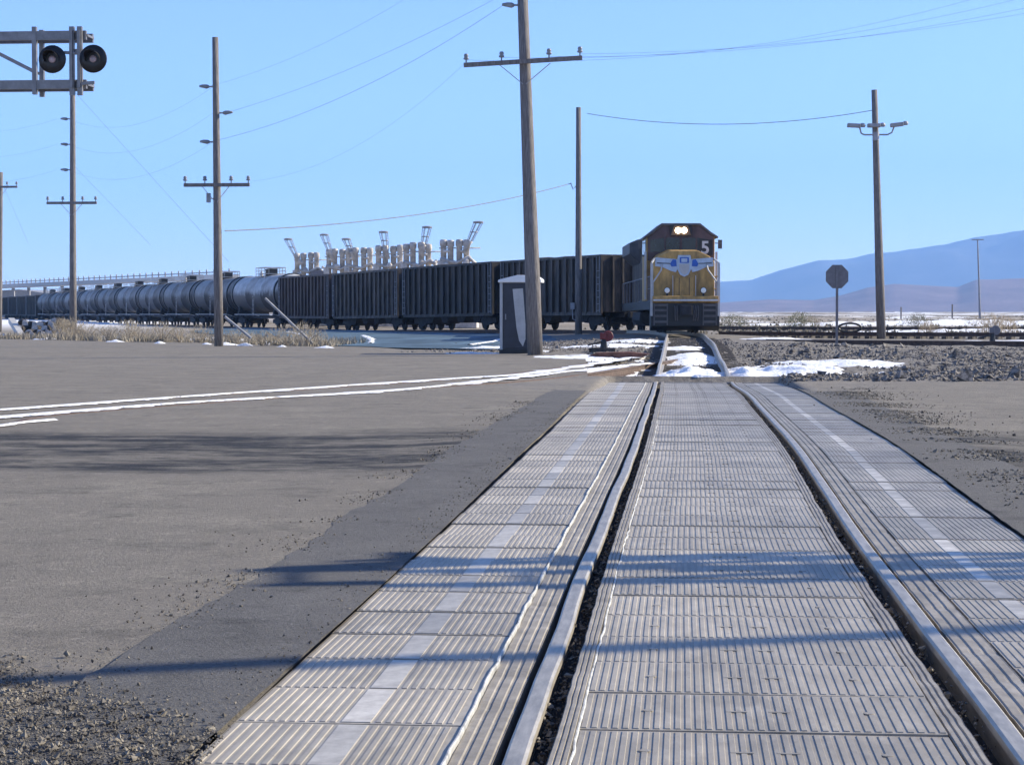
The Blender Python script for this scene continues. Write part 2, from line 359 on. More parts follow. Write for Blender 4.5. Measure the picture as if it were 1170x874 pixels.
# ------------------------------------------------------------------ crossing pads
RUB = mat('worn_rubber', (.27, .24, .195), .50, 0, .2, 7, bump=.0015, bscale=40, rnd=.20, col2=(.40, .355, .29), spec=.3, streak=(1, .35, 1), fac=(.3, .7))
RUBD = mat('rubber_filler', (.21, .185, .15), .55, 0, .2, 6, bump=.002, bscale=30, col2=(.36, .32, .265), spec=.3, fac=(.3, .7))
SMO = mat('smooth_worn_band', (.30, .27, .225), .45, 0, .2, 9, rnd=.35, col2=(.50, .465, .41), fac=(.35, .65))
PITCH = .612
def ribs(bm, x0, x1, pitch, duty, L, top, dep, skip=None):
    pts = [(x0, -.06), (x0, top-dep)]; x = x0+.006
    while x < x1-pitch*.9:
        if skip and skip[0] < x < skip[1]:
            pts += [(skip[0]+.004, top-dep), (skip[0]+.008, top), (skip[1]-.004, top), (skip[1], top-dep)]; x = skip[1]+pitch*.4; continue
        a, b = x, x+pitch*duty; pts += [(a, top-dep), (a+pitch*.10, top), (b-pitch*.10, top), (b, top-dep)]; x += pitch
    pts += [(x1, top-dep), (x1, -.06)]
    return prism(bm, pts, 0, L)
def pad_proto(name, x0, x1, skip, label, group):
    L = PITCH-.010; bm = box(bm_(), x0, x1, 0, L, -.06, -.0032); x = x0+.008
    def rib(a, b):
        p = [(a, 0, 0)]; y0, y1 = random.uniform(.012, .016), L-random.uniform(.012, .016)
        v = [bm.verts.new(q) for q in ((a-.001, y0, -.006), (b+.001, y0, -.006), (b+.001, y1, -.006), (a-.001, y1, -.006), (a+.002, y0+.003, 0), (b-.002, y0+.003, 0), (b-.002, y1-.003, 0), (a+.002, y1-.003, 0))]
        for f in ((4, 5, 6, 7), (0, 1, 5, 4), (1, 2, 6, 5), (2, 3, 7, 6), (3, 0, 4, 7)): bm.faces.new([v[i] for i in f])
    while x < x1-.022:
        if skip and x > skip[0]-.01 and x < skip[1]: rib(skip[0], skip[1]); x = skip[1]+.014; continue
        rib(x, x+.0205); x += .0335
    if skip is None:
        c = (x0+x1)/2
        for dx in (-.07, .07): box(bm, c+dx-.035, c+dx+.035, .29, .304, -.006, .0012)
        for xx in (x0+.22, x1-.22):
            lathe(bm, [(.018, -.006), (.018, .001), (.012, .0015)], 10, Matrix.Translation((xx, .30, 0)))
    o = new(name, bm, RUB); o.data.materials.append(SMO)
    if skip:
        for p in o.data.polygons:
            if skip[0]-.002 < p.center.x < skip[1]+.002 and p.center.z > -.001: p.material_index = 1
    tag(o, label, 'crossing pad', group); return o
def dust(m, strength=.55):
    t = m.node_tree; n = t.nodes; L = t.links.new; b = n['Principled BSDF']; src = b.inputs['Base Color'].links[0].from_socket
    ge = n.new('ShaderNodeNewGeometry'); mp = n.new('ShaderNodeMapping'); L(ge.outputs['Position'], mp.inputs[0]); mp.inputs['Scale'].default_value = (1, .45, 1)
    for k, (sc, lo, hi, col, st) in enumerate(((2.6, .46, .66, (.13, .115, .09), strength), (6.0, .52, .68, (.46, .42, .36), .6), (38, .60, .70, (.09, .08, .07), .6))):
        q = n.new('ShaderNodeTexNoise'); q.inputs['Scale'].default_value = sc; q.inputs['Detail'].default_value = 8; q.inputs['Roughness'].default_value = .72; q.noise_dimensions = '4D'; q.inputs['W'].default_value = k*7; L(mp.outputs[0], q.inputs['Vector'])
        r_ = n.new('ShaderNodeMapRange'); r_.inputs[1].default_value = lo; r_.inputs[2].default_value = hi; r_.inputs[4].default_value = st; L(q.outputs[0], r_.inputs[0])
        x = n.new('ShaderNodeMix'); x.data_type = 'RGBA'; L(r_.outputs[0], x.inputs[0]); L(src, x.inputs[6]); x.inputs[7].default_value = (*col, 1); src = x.outputs[2]
    L(src, b.inputs['Base Color'])
dust(RUB, .5); dust(RUBD, .5)
rows = int((41.0-4.6)/PITCH); YS = 4.6
protos = [
 ('crossing_pad', -.602, .568, None, 'grey ribbed rubber pad lying between the two rails of the road crossing', 'ribbed pads between the rails'),
 ('crossing_pad', -.745, 0.0, (.255, .355), 'grey ribbed rubber pad with a smooth worn band, outside the left rail', 'ribbed pads outside the left rail'),
 ('crossing_pad', 0.0, .745, (.385, .485), 'grey ribbed rubber pad with a smooth worn band, outside the right rail', 'ribbed pads outside the right rail')]
for k, (nm, x0, x1, sk_, lb, gr) in enumerate(protos):
    pr = None
    if k == 1: skip = (-.745+.345, -.745+.445)
    elif k == 2: skip = (.215, .30)
    else: skip = None
    for i in range(rows):
        y = YS+i*PITCH; yc = y+PITCH/2
        if pr is None: o = pr = pad_proto(nm, x0, x1, skip, lb, gr)
        else: o = pr.copy(); COL.objects.link(o)
        if k == 0: X = tx(yc)+.0
        elif k == 1: X = tx(yc)-.276-.705+.002*((LE(yc)+1.455)*10)
        else: X = tx(yc)-.276+1.252
        slope = (tz(y+PITCH)-tz(y))/PITCH
        o.location = (X+random.uniform(-.003, .003), y, tz(y)+random.uniform(-.003, .003)); o.rotation_euler = (math.atan(slope)+R(random.uniform(-.25, .25)), R(random.uniform(-.15, .15)), R(random.uniform(-.15, .15)))
        if k == 0: o.scale = (1.005, 1, 1)
        if k == 1 and yc > 20: o.scale = (1+(-(LE(yc)+1.40)*.9), 1, 1)
# rails and filler strips
def strip_along(bm, y0, y1, step, prof_f, xf, zf):
    rings = []; y = y0
    while y <= y1+1e-6:
        rings.append([bm.verts.new((xf(y)+p[0], y, zf(y)+p[1])) for p in prof_f(y)]); y += step
    n = len(rings[0])
    for a, b in zip(rings, rings[1:]):
        for k in range(n): bm.faces.new((a[k], a[(k+1) % n], b[(k+1) % n], b[k]))
    bm.faces.new(rings[0]); bm.faces.new(rings[-1][::-1]); bmesh.ops.recalc_face_normals(bm, faces=bm.faces[:])
    return bm
def filler(name, c0, c1, label, seed, edge, dz=0.):
    def prof(y):
        j = .008*noise.noise(Vector((seed, y*1.3, 0)))+.006*noise.noise(Vector((seed, y*6, 0)))
        k = .004 if (y % PITCH) < .07 else 0
        a = c0+(j if edge == 'in0' else 0); b = c1+(j if edge == 'in1' else 0); w = b-a; t = dz-k
        P = [(a, -.10), (a, t-.002)]
        for q in range(3):
            u0, u1 = a+w*(q+.12)/3, a+w*(q+.88)/3; P += [(u0, t-.004), (u0+w*.03, t+.001), (u1-w*.03, t+.001), (u1, t-.004)]
        P += [(b, t-.002), (b, -.10)]; return P
    o = new(name, strip_along(bm_(), 4.0, 41.0, .1, prof, lambda y: tx(y)-.276, tz), RUBD); return tag(o, label, 'filler strip')
filler('filler_strip', -.700, -.562, 'narrow grooved rubber strip along the outer side of the left rail', 1, '', -.013)
filler('filler_strip', -.392, -.332, 'narrow grooved rubber strip beside the black gap inside the left rail', 2, 'in0', .009)
filler('filler_strip', .850, .922, 'narrow grooved rubber strip beside the black gap inside the right rail', 3, 'in1', -.004)
filler('filler_strip', 1.095, 1.242, 'narrow grooved rubber strip along the outer side of the right rail', 4, '', -.003)
def edge_highlight(y0, y1, x, label, seed):  # thin pale strips added to draw the sunlit edges of the pads
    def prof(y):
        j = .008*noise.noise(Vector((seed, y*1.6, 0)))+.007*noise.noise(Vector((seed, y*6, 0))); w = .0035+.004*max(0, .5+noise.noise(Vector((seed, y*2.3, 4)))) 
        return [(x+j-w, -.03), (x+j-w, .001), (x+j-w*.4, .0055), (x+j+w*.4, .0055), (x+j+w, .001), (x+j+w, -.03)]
    o = new('edge_highlight', strip_along(bm_(), y0, y1, .08, prof, lambda y: tx(y)-.276, tz), 'sunlit_edge'); tag(o, label, 'painted edge highlight')
edge_highlight(4.0, 40.9, -.700, 'thin pale ragged painted sunlit edge between the left outer pads and the narrow rubber strip', 21)
edge_highlight(4.0, 24, -.328, 'thin pale ragged painted sunlit edge along the left side of the middle pads', 22)
def rail_prof(w=.070):
    h = w/2; return [(-.075, -.18), (-.075, -.165), (-.012, -.15), (-.012, -.045), (-h, -.035), (-h, -.008), (-h+.010, 0), (h-.010, 0), (h, -.008), (h, -.035), (.012, -.045), (.012, -.15), (.075, -.165), (.075, -.18)]
def kink(seed, amp): return lambda y: amp*noise.noise(Vector((seed, y*.45, 0)))+amp*.3*noise.noise(Vector((seed, y*1.7, 0)))
track = empty('railway_track', (0, 0, 0), 0, 'worn railway track running through the grey crossing toward the locomotive', 'railway track')
kl, kr = kink(3, .012), kink(8, .006)
PCX = lambda y: tx(y) if y < 80 else interp_path_x(y)
def interp_path_x(y):
    return float(np.interp(y, PLn[:, 1], PLn[:, 0]))
new('rail', strip_along(bm_(), 2.5, 112, .25, lambda y: rail_prof(), lambda y: PCX(y)-.772+kl(y)+(.03 if 41 < y < 44 else 0), lambda y: tz(y)+.006), 'rail', track)
new('rail', strip_along(bm_(), 2.5, 112, .25, lambda y: rail_prof(), lambda y: PCX(y)+.766+kr(y), lambda y: tz(y)+.006), 'rail', track)
tp = None
for i in range(84):
    y = 41.6+i*.55+random.uniform(-.04, .04)
    if tp is None: o = tp = new('tie', box(bm_(), -1.28, 1.28, -.115, .115, -.37, -.186), 'tie', track)
    else: o = tp.copy(); COL.objects.link(o)
    o.location = (PCX(y), y, tz(y)); o.rotation_euler = (math.atan((tz(y+.5)-tz(y-.5))), 0, R(random.uniform(-1, 1)))
# dirt under gaps
sheet('crossing_bed', mat('oily_dirt', (.02, .02, .022), .9), 3.5, 41.2, lambda y: LE(y)-.06, lambda y: RE(y)+.06, -.125, .5, 6, lambda x, y: tz(y))['kind'] = 'structure'
# concrete header at the end of the pads
bm = bm_(); box(bm, -1.75, 2.12, 41.12, 41.42, -.34, -.115); ho = new('concrete_header', bm, mat('header_concrete', (.26, .25, .24), .9, 0, .3, 5, bump=.01), bev=.01); tag(ho, 'grey concrete header across the far end of the ribbed pads', 'header')

# ------------------------------------------------------------------ other tracks
def poly_track(name, pts, label, zr=.0, tie_pitch=.6, ties=True, n=14, railm='railside', snowy=False):
    P = spline([Vector((p[0], p[1])) for p in pts], n); T = empty(name, (0, 0, 0), 0, label, 'railway track')
    for sgn in (-1, 1):
        bm = bm_(); rings = []
        for i, p in enumerate(P):
            d = (P[min(i+1, len(P)-1)]-P[max(i-1, 0)]).normalized(); nrm = Vector((d.y, -d.x)); g = zr if not callable(zr) else zr(p)
            rings.append([bm.verts.new((p.x+nrm.x*(sgn*.755+q[0]), p.y+nrm.y*(sgn*.755+q[0]), g+q[1])) for q in rail_prof(.075)])
        m = len(rings[0])
        for a, b in zip(rings, rings[1:]):
            for k in range(m): bm.faces.new((a[k], a[(k+1) % m], b[(k+1) % m], b[k]))
        bm.faces.new(rings[0]); bm.faces.new(rings[-1][::-1]); bmesh.ops.recalc_face_normals(bm, faces=bm.faces[:]); new('rail', bm, railm, T)
    if ties:
        acc = 0; cnt = 0; proto = None
        for a, b in zip(P, P[1:]):
            d = (b-a); L = d.length
            while acc < L and cnt < 99:
                p = a+d*(acc/L); g = zr if not callable(zr) else zr(p)
                if proto is None: o = proto = new('tie', box(bm_(), -.115, .115, -1.28, 1.28, -.36, -.186), 'tie', T)
                else: o = proto.copy(); COL.objects.link(o)
                o.location = (p.x, p.y, g); o.rotation_euler = (0, 0, math.atan2(d.y, d.x)+R(random.uniform(-1.5, 1.5))); acc += tie_pitch; cnt += 1
            acc -= L
    return T
poly_track('railway_track', [(3.0, 80.5), (7, 78), (12, 76), (20, 74), (34, 71.5)], 'nearest dark track crossing the gravel right of the stop sign post', .20)
poly_track('railway_track', [(2.2, 103), (8, 100.5), (15, 98.5), (26, 96), (42, 93)], 'middle track with snow along it, passing behind the octagonal sign', .28)
poly_track('railway_track', [(0, 140), (12, 136), (24, 133), (40, 130), (58, 127)], 'farthest dark track behind the tall floodlight pole', .25, .7)
poly_track('railway_track', [(G(-60, 485).x, G(-60, 485).y), (G(0, 475).x, G(0, 475).y), (G(200, 459.5).x, G(200, 459.5).y), (G(400, 446.5).x, G(400, 446.5).y), (G(560, 435).x, G(560, 435).y), (G(640, 426).x, G(640, 426).y), (G(742, 411).x, G(742, 411).y)], 'track sunk in the asphalt with snow filled grooves, curving in from the left', .022, ties=False)
# train path track (ballasted)
def pz(p): return interp(p.y, TZ)
poly_track('railway_track', [(p.x, p.y) for p in PATH[3:]], 'main line track under the long freight train', pz, .6, True, 12)

# snow lines in the sunk track, snow patches
def ribbon(name, pts, widths, z, m, step=.3, rough=.75, th=.02):
    P = spline([Vector((p[0], p[1])) for p in pts], 60); V = []; Fc = []; n = len(P)
    for i, p in enumerate(P):
        d = (P[min(i+1, n-1)]-P[max(i-1, 0)]).normalized(); nr = Vector((d.y, -d.x)); u = i/(n-1)
        w = widths[0]+(widths[-1]-widths[0])*u; w *= .66*max(.0, .8+rough*1.9*noise.noise(Vector((p.x*1.1, p.y*1.1, 2.)))+1.1*rough*noise.noise(Vector((p.x*4, p.y*4, 2.)))+.8*rough*noise.noise(Vector((p.x*11, p.y*11, 7.))))
        zz = z if not callable(z) else z(p)
        V += [(p.x-nr.x*w, p.y-nr.y*w, zz-.006), (p.x, p.y, zz+th), (p.x+nr.x*w, p.y+nr.y*w, zz-.006)]
    for i in range(n-1):
        q = i*3; Fc += [(q, q+1, q+4, q+3), (q+1, q+2, q+5, q+4)]
    return tag(new(name, (V, Fc), m, smooth=True), kind='structure')
for pts, w0, w1 in (([(-40, 472.5), (0, 470.6), (200, 456), (400, 442), (520, 434), (620, 426), (742, 406)], .17, .30),
                    ([(-40, 482), (0, 479), (200, 463), (400, 451), (500, 443), (620, 429), (742, 416)], .20, .34),
                    ([(-40, 495), (0, 489), (30, 485), (62, 482)], .10, .06)):
    ribbon('snow', [G(*p)[:2] for p in pts], (w0, w1), .03, 'snow', th=.014)
def snow_field(cx, cy, rx, ry, h, rot=0, seed=0, res=.12, base=None):
    nx, ny = min(140, max(16, int(2*rx/res))), min(140, max(16, int(2*ry/res)))
    xs = np.linspace(-rx, rx, nx); ys = np.linspace(-ry, ry, ny); X, Y = np.meshgrid(xs, ys)
    c, s = math.cos(rot), math.sin(rot); XX = cx+X*c-Y*s; YY = cy+X*s+Y*c
    d = np.sqrt((X/rx)**2+(Y/ry)**2)+.35*vnoise(XX, YY, 1.1, seed)+.2*vnoise(XX, YY, 4, seed+3)
    g = ground_np(XX, YY) if base is None else np.full(XX.shape, base)
    Z = g+h*(1-d*1.25)+.012*vnoise(XX, YY, 3, seed+1)+.015*vnoise(XX, YY, 7, seed+2); Z = np.maximum(Z, g-.25)
    keep = d < 1.05
    V = np.stack([XX.ravel(), YY.ravel(), Z.ravel()], 1).tolist(); Fc = []
    for j in range(ny-1):
        for i in range(nx-1):
            if keep[j, i] or keep[j+1, i+1]: q = j*nx+i; Fc.append((q, q+1, q+nx+1, q+nx))
    return tag(new('snow', (V, Fc), 'snow', smooth=True), kind='structure')
snow_field(2.6, 46.6, 2.3, 5.4, .23, R(-4), 1, .07)        # bright patch right of right rail
snow_field(4.3, 52, 2.4, 4.0, .14, R(10), 13, .1)
snow_field(1.5, 45.8, .7, 4.6, .22, 0, 21, .06)
snow_field(.28, 44.8, 1.0, 4.8, .30, 0, 2, .05)             # between rails
snow_field(.28, 57, .80, 5, .10, 0, 3, .06)
snow_field(.0, 64, .9, 3, .10, 0, 4, .08)
snow_field(-1.6, 49, 1.0, 3.4, .07, 0, 5, .07); snow_field(-2.8, 57, 1.8, 3, .07, 0, 6, .1)
snow_field(-2.3, 68, 2.2, 2.5, .08, 0, 7, .1); snow_field(-1.8, 77, 1.6, 4, .10, 0, 17, .1)
snow_field(G(560, 399).x, 70, 2.4, 1.2, .10, 0, 8, .1)
snow_field(-6.6, 62.3, 1.2, 1.0, .08, 0, 9, .1)
snow_field(4.4, 84, 2.4, 2.2, .14, 0, 10, .1)
snow_field(14, 86, 9, .9, .12, R(-8), 11, .15); snow_field(24, 70, 4, .7, .12, R(-8), 12, .12); snow_field(30, 98, 12, 1.2, .35, R(-6), 18, .2)
snow_field(-38, 101, 7, 3.5, .3, R(-5), 14, .25); snow_field(-21, 88, 3, 2.5, .16, 0, 31, .12); snow_field(-27, 94, 4, 2.5, .16, 0, 32, .15); snow_field(-16, 80, 2.2, 2, .14, 0, 33, .1); snow_field(18, 125, 12, 4, .25, R(-6), 15, .3); snow_field(26, 190, 26, 9, .5, 0, 16, .6)
for x, y, r in ((-17.5, 76.5, .35), (-16.4, 75, .22), (-12.6, 71, .3), (-24, 84, .3), (-21, 80, .2), (-29, 90.5, .5), (-14.6, 73, .2), (-4.6, 63, .35), (-18.6, 78, .2)):
    snow_field(x, y, r*1.9, r*1.4, .13, 0, x, .05)
# snow-covered highway far away and flat blue-grey ground sheet in front of the train
tag(new('snowy_road', ([(-400, 430, .35), (900, 425, .35), (900, 462, .35), (-400, 467, .35)], [(0, 1, 2, 3)]), 'snow'), kind='structure')
BLUE_SHEET = mat('matte_blue_sheet', (.085, .13, .17), .75, 0, .35, .5, streak=(1, .2, 1), bump=.02, bscale=3, spec=.15)
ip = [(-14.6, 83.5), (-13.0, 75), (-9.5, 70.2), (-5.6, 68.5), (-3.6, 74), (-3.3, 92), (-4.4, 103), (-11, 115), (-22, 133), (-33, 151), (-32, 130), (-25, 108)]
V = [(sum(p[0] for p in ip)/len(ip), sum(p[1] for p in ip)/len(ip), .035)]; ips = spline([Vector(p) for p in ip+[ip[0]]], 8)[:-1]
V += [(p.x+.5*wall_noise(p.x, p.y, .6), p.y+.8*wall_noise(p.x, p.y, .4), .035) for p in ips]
tag(new('blue_sheet', (V, [(0, 1+i, 1+(i+1) % len(ips)) for i in range(len(ips))]), BLUE_SHEET), kind='structure')
for a, b in (((-16.5, 104), (-12.4, 80)), ((-8.2, 92), (-8.0, 76)), ((-24, 122), (-17, 92))):
    ribbon('snow', [a, ((a[0]+b[0])/2+.2, (a[1]+b[1])/2), b], (.22, .16), .05, 'snow', th=.03)

# ------------------------------------------------------------------ hills
def ridge(name, prof, Y, depth, m, seed, h2, base_py=352):
    xs = np.linspace(prof[0][0], prof[-1][0], 260); V = []; Fc = []; rowsn = 26
    px = np.array([p[0] for p in prof]); py = np.array([p[1] for p in prof])
    top = [W(x, float(np.interp(x, px, py)), Y) for x in xs]
    for j in range(rowsn):
        u = j/(rowsn-1)
        for i, t in enumerate(top):
            up = math.sin(min(1, u*1.0/.62)*PI/2)**1.5 if u < .62 else 1-(u-.62)/.38
            nzv = noise.fractal(Vector((t.x/900, u*2.2+seed, seed)), 1.0, 2.1, 5)
            hgt = (t.z+6)*up; hgt *= 1+.34*nzv*math.sin(u*PI)
            if abs(u-.64) < .02: hgt = (t.z+6)*(1+.012*noise.noise(Vector((t.x/60, seed, 0))))
            V.append((t.x*(1+(u-.62)*depth/Y), Y+(u-.62)*depth, hgt-6))
    n = len(xs)
    for j in range(rowsn-1):
        for i in range(n-1): q = j*n+i; Fc.append((q, q+1, q+n+1, q+n))
    return tag(new(name, (V, Fc), m, smooth=True), kind='structure')
HILL = mat('mountain_scrub', (.06, .07, .09), .95, 0, .3, .004, col2=(.10, .11, .135)); HILL2 = mat('foothill_scrub', (.12, .075, .085), .95, 0, .3, .006, col2=(.21, .145, .15))
ridge('mountain', [(560, 352), (700, 336), (790, 326), (824, 321.7), (857, 320), (895, 307.5), (936, 297), (964, 296.5), (996, 289.5), (1021, 287.5), (1078, 279), (1116, 270.5), (1170, 262.6), (1260, 250), (1400, 246), (1700, 270)], 9500, 3600, HILL, 2, 1)
ridge('foothill', [(700, 351), (820, 346), (880, 342), (930, 343), (958, 338), (990, 329.6), (1021, 326.5), (1094, 330.5), (1116, 321.7), (1170, 320.8), (1300, 315), (1500, 330)], 4200, 1100, HILL2, 5, 1)
ridge('foothill', [(-300, 352), (0, 350), (200, 351), (400, 350), (600, 351)], 8000, 1500, HILL2, 8, 1)

# ------------------------------------------------------------------ haze (real air)
def haze(density):
    bm = box(bm_(), -15900, 15900, -55, 12500, -12, 900); o = new('haze', bm, 'wire'); m = bpy.data.materials.new('haze'); m.use_nodes = True; n = m.node_tree.nodes
    n.remove(n['Principled BSDF']); v = n.new('ShaderNodeVolumePrincipled'); v.inputs['Color'].default_value = (.27, .53, 1, 1); v.inputs['Density'].default_value = density; v.inputs['Anisotropy'].default_value = .0
    m.node_tree.links.new(v.outputs[0], n['Material Output'].inputs['Volume']); o.data.materials[0] = m; tag(o, kind='stuff'); return o
HAZE = 1.15e-4
if HAZE: haze(HAZE)

# ------------------------------------------------------------------ gravel scatter (uncountable)
def stones(name, pts, sizes, m, label, cat):
    base = np.array([(1, 0, 0), (-1, 0, 0), (0, 1, 0), (0, -1, 0), (0, 0, 1), (0, 0, -1)], float)*.5
    fc = np.array([(0, 2, 4), (2, 1, 4), (1, 3, 4), (3, 0, 4), (2, 0, 5), (1, 2, 5), (3, 1, 5), (0, 3, 5)]); V = []; Fc = []
    n = len(pts); a = rng.uniform(0, 2*PI, n); b = rng.uniform(-.6, .6, n); st = rng.uniform(.6, 1.3, (n, 3)); st[:, 2] *= .75
    P = base[None]*st[:, None]*np.array(sizes)[:, None, None]; P += rng.normal(0, .10, P.shape)*np.array(sizes)[:, None, None]
    ca, sa = np.cos(a)[:, None], np.sin(a)[:, None]; X = P[..., 0]*ca-P[..., 1]*sa; Y = P[..., 0]*sa+P[..., 1]*ca; cb, sb = np.cos(b)[:, None], np.sin(b)[:, None]
    Z = P[..., 2]*cb-X*sb; X = X*cb+P[..., 2]*sb; P = np.stack([X, Y, Z], -1)+np.array(pts)[:, None]
    F_ = (fc[None]+(np.arange(n)*6)[:, None, None]).reshape(-1, 3)
    me = bpy.data.meshes.new(name); me.from_pydata(P.reshape(-1, 3).tolist(), [], F_.tolist()); me.materials.append(m); o = bpy.data.objects.new(name, me); COL.objects.link(o)
    return tag(o, label, cat, kind='stuff')
def stone_mat(name, a, b):
    m = mat(name, a, .9, 0, .3, 9, col2=b, fac=(.38, .62)); return m
STN = stone_mat('gravel_stone', (.035, .03, .028), (.27, .235, .185)); STW = stone_mat('ballast_stone', (.045, .04, .037), (.27, .24, .215))
n = 52000; px_ = rng.uniform(-4.2, -1.40, n); py_ = rng.uniform(4.4, 8.0, n); ok = (py_ < 7.42+rng.normal(0, .16, n)-np.maximum(0, px_+2.6)*1.15); px_, py_ = px_[ok], py_[ok]
sz = np.minimum(rng.lognormal(math.log(.0085), .5, len(px_)), .03); stones('gravel', np.stack([px_, py_, sz*.1+.004+(px_ > -2.15)*.016], 1), sz, STN, 'loose roadside gravel in the near left corner', 'gravel')
n = 1100; px_ = -1.46-np.abs(rng.normal(0, .10, n)); py_ = rng.uniform(5, 30, n)**1.0; sz = rng.lognormal(math.log(.008), .4, n)
stones('gravel', np.stack([px_, py_, [.019+near_zadd(x, y) for x, y in zip(px_, py_)]], 1), sz, STN, 'crumbled asphalt grit along the left edge of the pads', 'gravel')
n = 46000; py_ = 38.3+36*rng.beta(1.0, 1.6, n); px_ = rng.uniform(2.0, 30, n); px_ = 2.0+(px_-2.0)*np.minimum(1, (py_*.19)/28*1.6)
sz = rng.lognormal(math.log(.036), .65, n); ok = (((px_-2.8)/2.2)**2+((py_-46.6)/5.2)**2 > .75+rng.normal(0, .2, n)) & (((px_-4.6)/2.2)**2+((py_-52)/3.4)**2 > .7+rng.normal(0, .25, n)) | (rng.random(n) < .03); px_, py_, sz = px_[ok], py_[ok], sz[ok]
zz = gz(px_.reshape(-1, 1), py_.reshape(-1, 1)).ravel(); stones('gravel', np.stack([px_, py_, zz+sz*.1], 1), sz, STW, 'coarse dark gravel right of the snow beyond the crossing', 'gravel')
n = 15000; px_ = rng.uniform(-9, 2, n); py_ = rng.uniform(42, 86, n); ok = ~((py_ < 62) & (px_ < -1.9-(py_-41)*.05)); px_, py_ = px_[ok], py_[ok]; sz = rng.lognormal(math.log(.042), .5, len(px_))
stones('gravel', np.stack([px_, py_, gz(px_.reshape(-1, 1), py_.reshape(-1, 1)).ravel()+sz*.1], 1), sz, STW, 'track ballast around the switch in front of the locomotive', 'gravel')

n = 5200; py_ = rng.uniform(4.6, 30, n); sd_ = rng.random(n) < .6; cxs = np.interp(py_, [a for a, _ in TX], [b for _, b in TX]); px_ = cxs+np.where(sd_, -.702, .685)+rng.normal(0, .018, n)
sz = rng.lognormal(math.log(.012), .5, n); stones('gravel', np.stack([px_, py_, np.interp(py_, [a for a, _ in TZ], [b for _, b in TZ])-rng.uniform(.02, .10, n)], 1), sz, STN, 'packed grit lying in the gaps beside the rails', 'gravel')
n = 2600; py_ = rng.uniform(7, 30, n); px_ = -2.16+rng.normal(0, .10, n)-rng.exponential(.12, n)*(rng.random(n) < .5); cl = np.array([noise.noise(Vector((0, y*1.1, 4))) for y in py_]); ok = cl > -.05; px_, py_ = px_[ok], py_[ok]; sz = rng.lognormal(math.log(.010), .45, len(px_))
stones('gravel', np.stack([px_, py_, np.array([.017+near_zadd(x, y) for x, y in zip(px_, py_)])], 1), sz, STN, 'dark crumbs along the left edge of the dark asphalt strip', 'gravel')
n = 14000; py_ = rng.uniform(5, 38, n); px_ = 2.55+rng.normal(0, .22, n)+rng.exponential(.2, n); cl = np.array([noise.noise(Vector((5, y*.9, 4))) for y in py_]); ok = cl > -.05; px_, py_ = px_[ok], py_[ok]; sz = rng.lognormal(math.log(.014), .5, len(px_))
stones('gravel', np.stack([px_, py_, np.array([.018+near_zadd(x, y) for x, y in zip(px_, py_)])], 1), sz, STN, 'dark crumbs along the right edge of the dark asphalt strip', 'gravel')

# ------------------------------------------------------------------ poles
def pole(base, top, r0, r1, label, arms=(), name='utility_pole', pins=(), braces=True, group=None):
    b, t = Vector(base), Vector(top); root = empty(name, (b.x, b.y, b.z), 0, label, 'utility pole', group); d = t-b
    new('pole', tube(bm_(), [d*u for u in (-.02, .25, .5, .75, 1)], [r0*1.01, r0*.85+r1*.15, (r0+r1)/2, r0*.2+r1*.8, r1], 14), 'wood', root, True)
    for (h, xl, xr, tl, tr) in arms:                      # crossarm: height frac, left/right extents, end tilt
        c = d*h+Vector((0, -r0-.05, 0)); A = c+Vector((-xl, 0, tl)); B = c+Vector((xr, 0, tr)); ca = new('crossarm', bar(bm_(), A, B, .10, .13), 'wood', root)
        bm = bm_()
        for s in (-1, 1): bar(bm, c+Vector((s*min(xl, xr)*.45, 0, -.02)), d*h+Vector((s*.04, -r0, -.62)), .035, .02)
        if braces: new('brace', bm, 'dull', ca)
        for u in (0.02, .32, .72, .98):
            q = A.lerp(B, u); ins = lathe(bm_(), [(.02, .06), (.02, .16), (.075, .16), (.085, .2), (.05, .24), (.075, .26), (.05, .33)], 10, Matrix.Translation(q)); new('insulator', ins, 'insul', ca, True)
    for (h, side) in pins:                                # stand-off insulators on the pole side
        c = d*h; bm = bm_(); tube(bm, [c, c+Vector((side*.30, 0, 0))], .03, 8); new('bracket', bm, 'dull', root)
        bm = bm_(); tube(bm, [c+Vector((side*.26, 0, 0)), c+Vector((side*.34, 0, .0)), c+Vector((side*.48, 0, .02)), c+Vector((side*.62, 0, .02))], [.05, .085, .07, .04], 10); new('insulator', bm, 'insul', root, True)
    return root
Yp = 60; pb, pt_ = W(611.5, 403, Yp), W(596, -35, Yp); H = (pt_-pb).length
pole(pb, pt_, .235, .155, 'tall leaning wooden utility pole with one wide crossarm beside the portable toilet', [((403-73)/438, 1.80, 1.72, -.05, .13)], pins=[((403-6)/438, -1)])
Yp = 74; p2b, p2t = W(250, 391, Yp), W(246, 43, Yp)
p2 = pole(p2b, p2t, .17, .115, 'wooden pole with side insulators and a crossarm in front of the tank cars', [((391-211.5)/348, 1.20, 1.28, 0, 0)], pins=[((391-99)/348, -1), ((391-129)/348, 1), ((391-162)/348, -1)])
bm = bm_(); c = (p2t-p2b)*((391-222)/348); box(bm, -.42, -.28, -.1, .04, c.z-.3, c.z+.05); bar(bm, (c.x, 0, c.z-.15), (-.35, -.03, c.z-.15), .03, .03); new('cutout_switch', bm, 'insul', p2)
Yp = 100; p3b, p3t = W(83.5, 386, Yp), W(83, 84, Yp)
pole(p3b, p3t, .18, .13, 'wooden pole with three left side insulators seen below the signal arm', [((386-232)/302, 1.28, 1.3, 0, 0)], pins=[((386-136)/302, -1), ((386-165)/302, -1), ((386-194)/302, -1)])
Yp = 125; pole(W(-1, 381, Yp), W(1, 197, Yp), .17, .13, 'far wooden pole cut by the left edge of the picture', [((381-214)/184, 1.2, 1.15, 0, 0)])
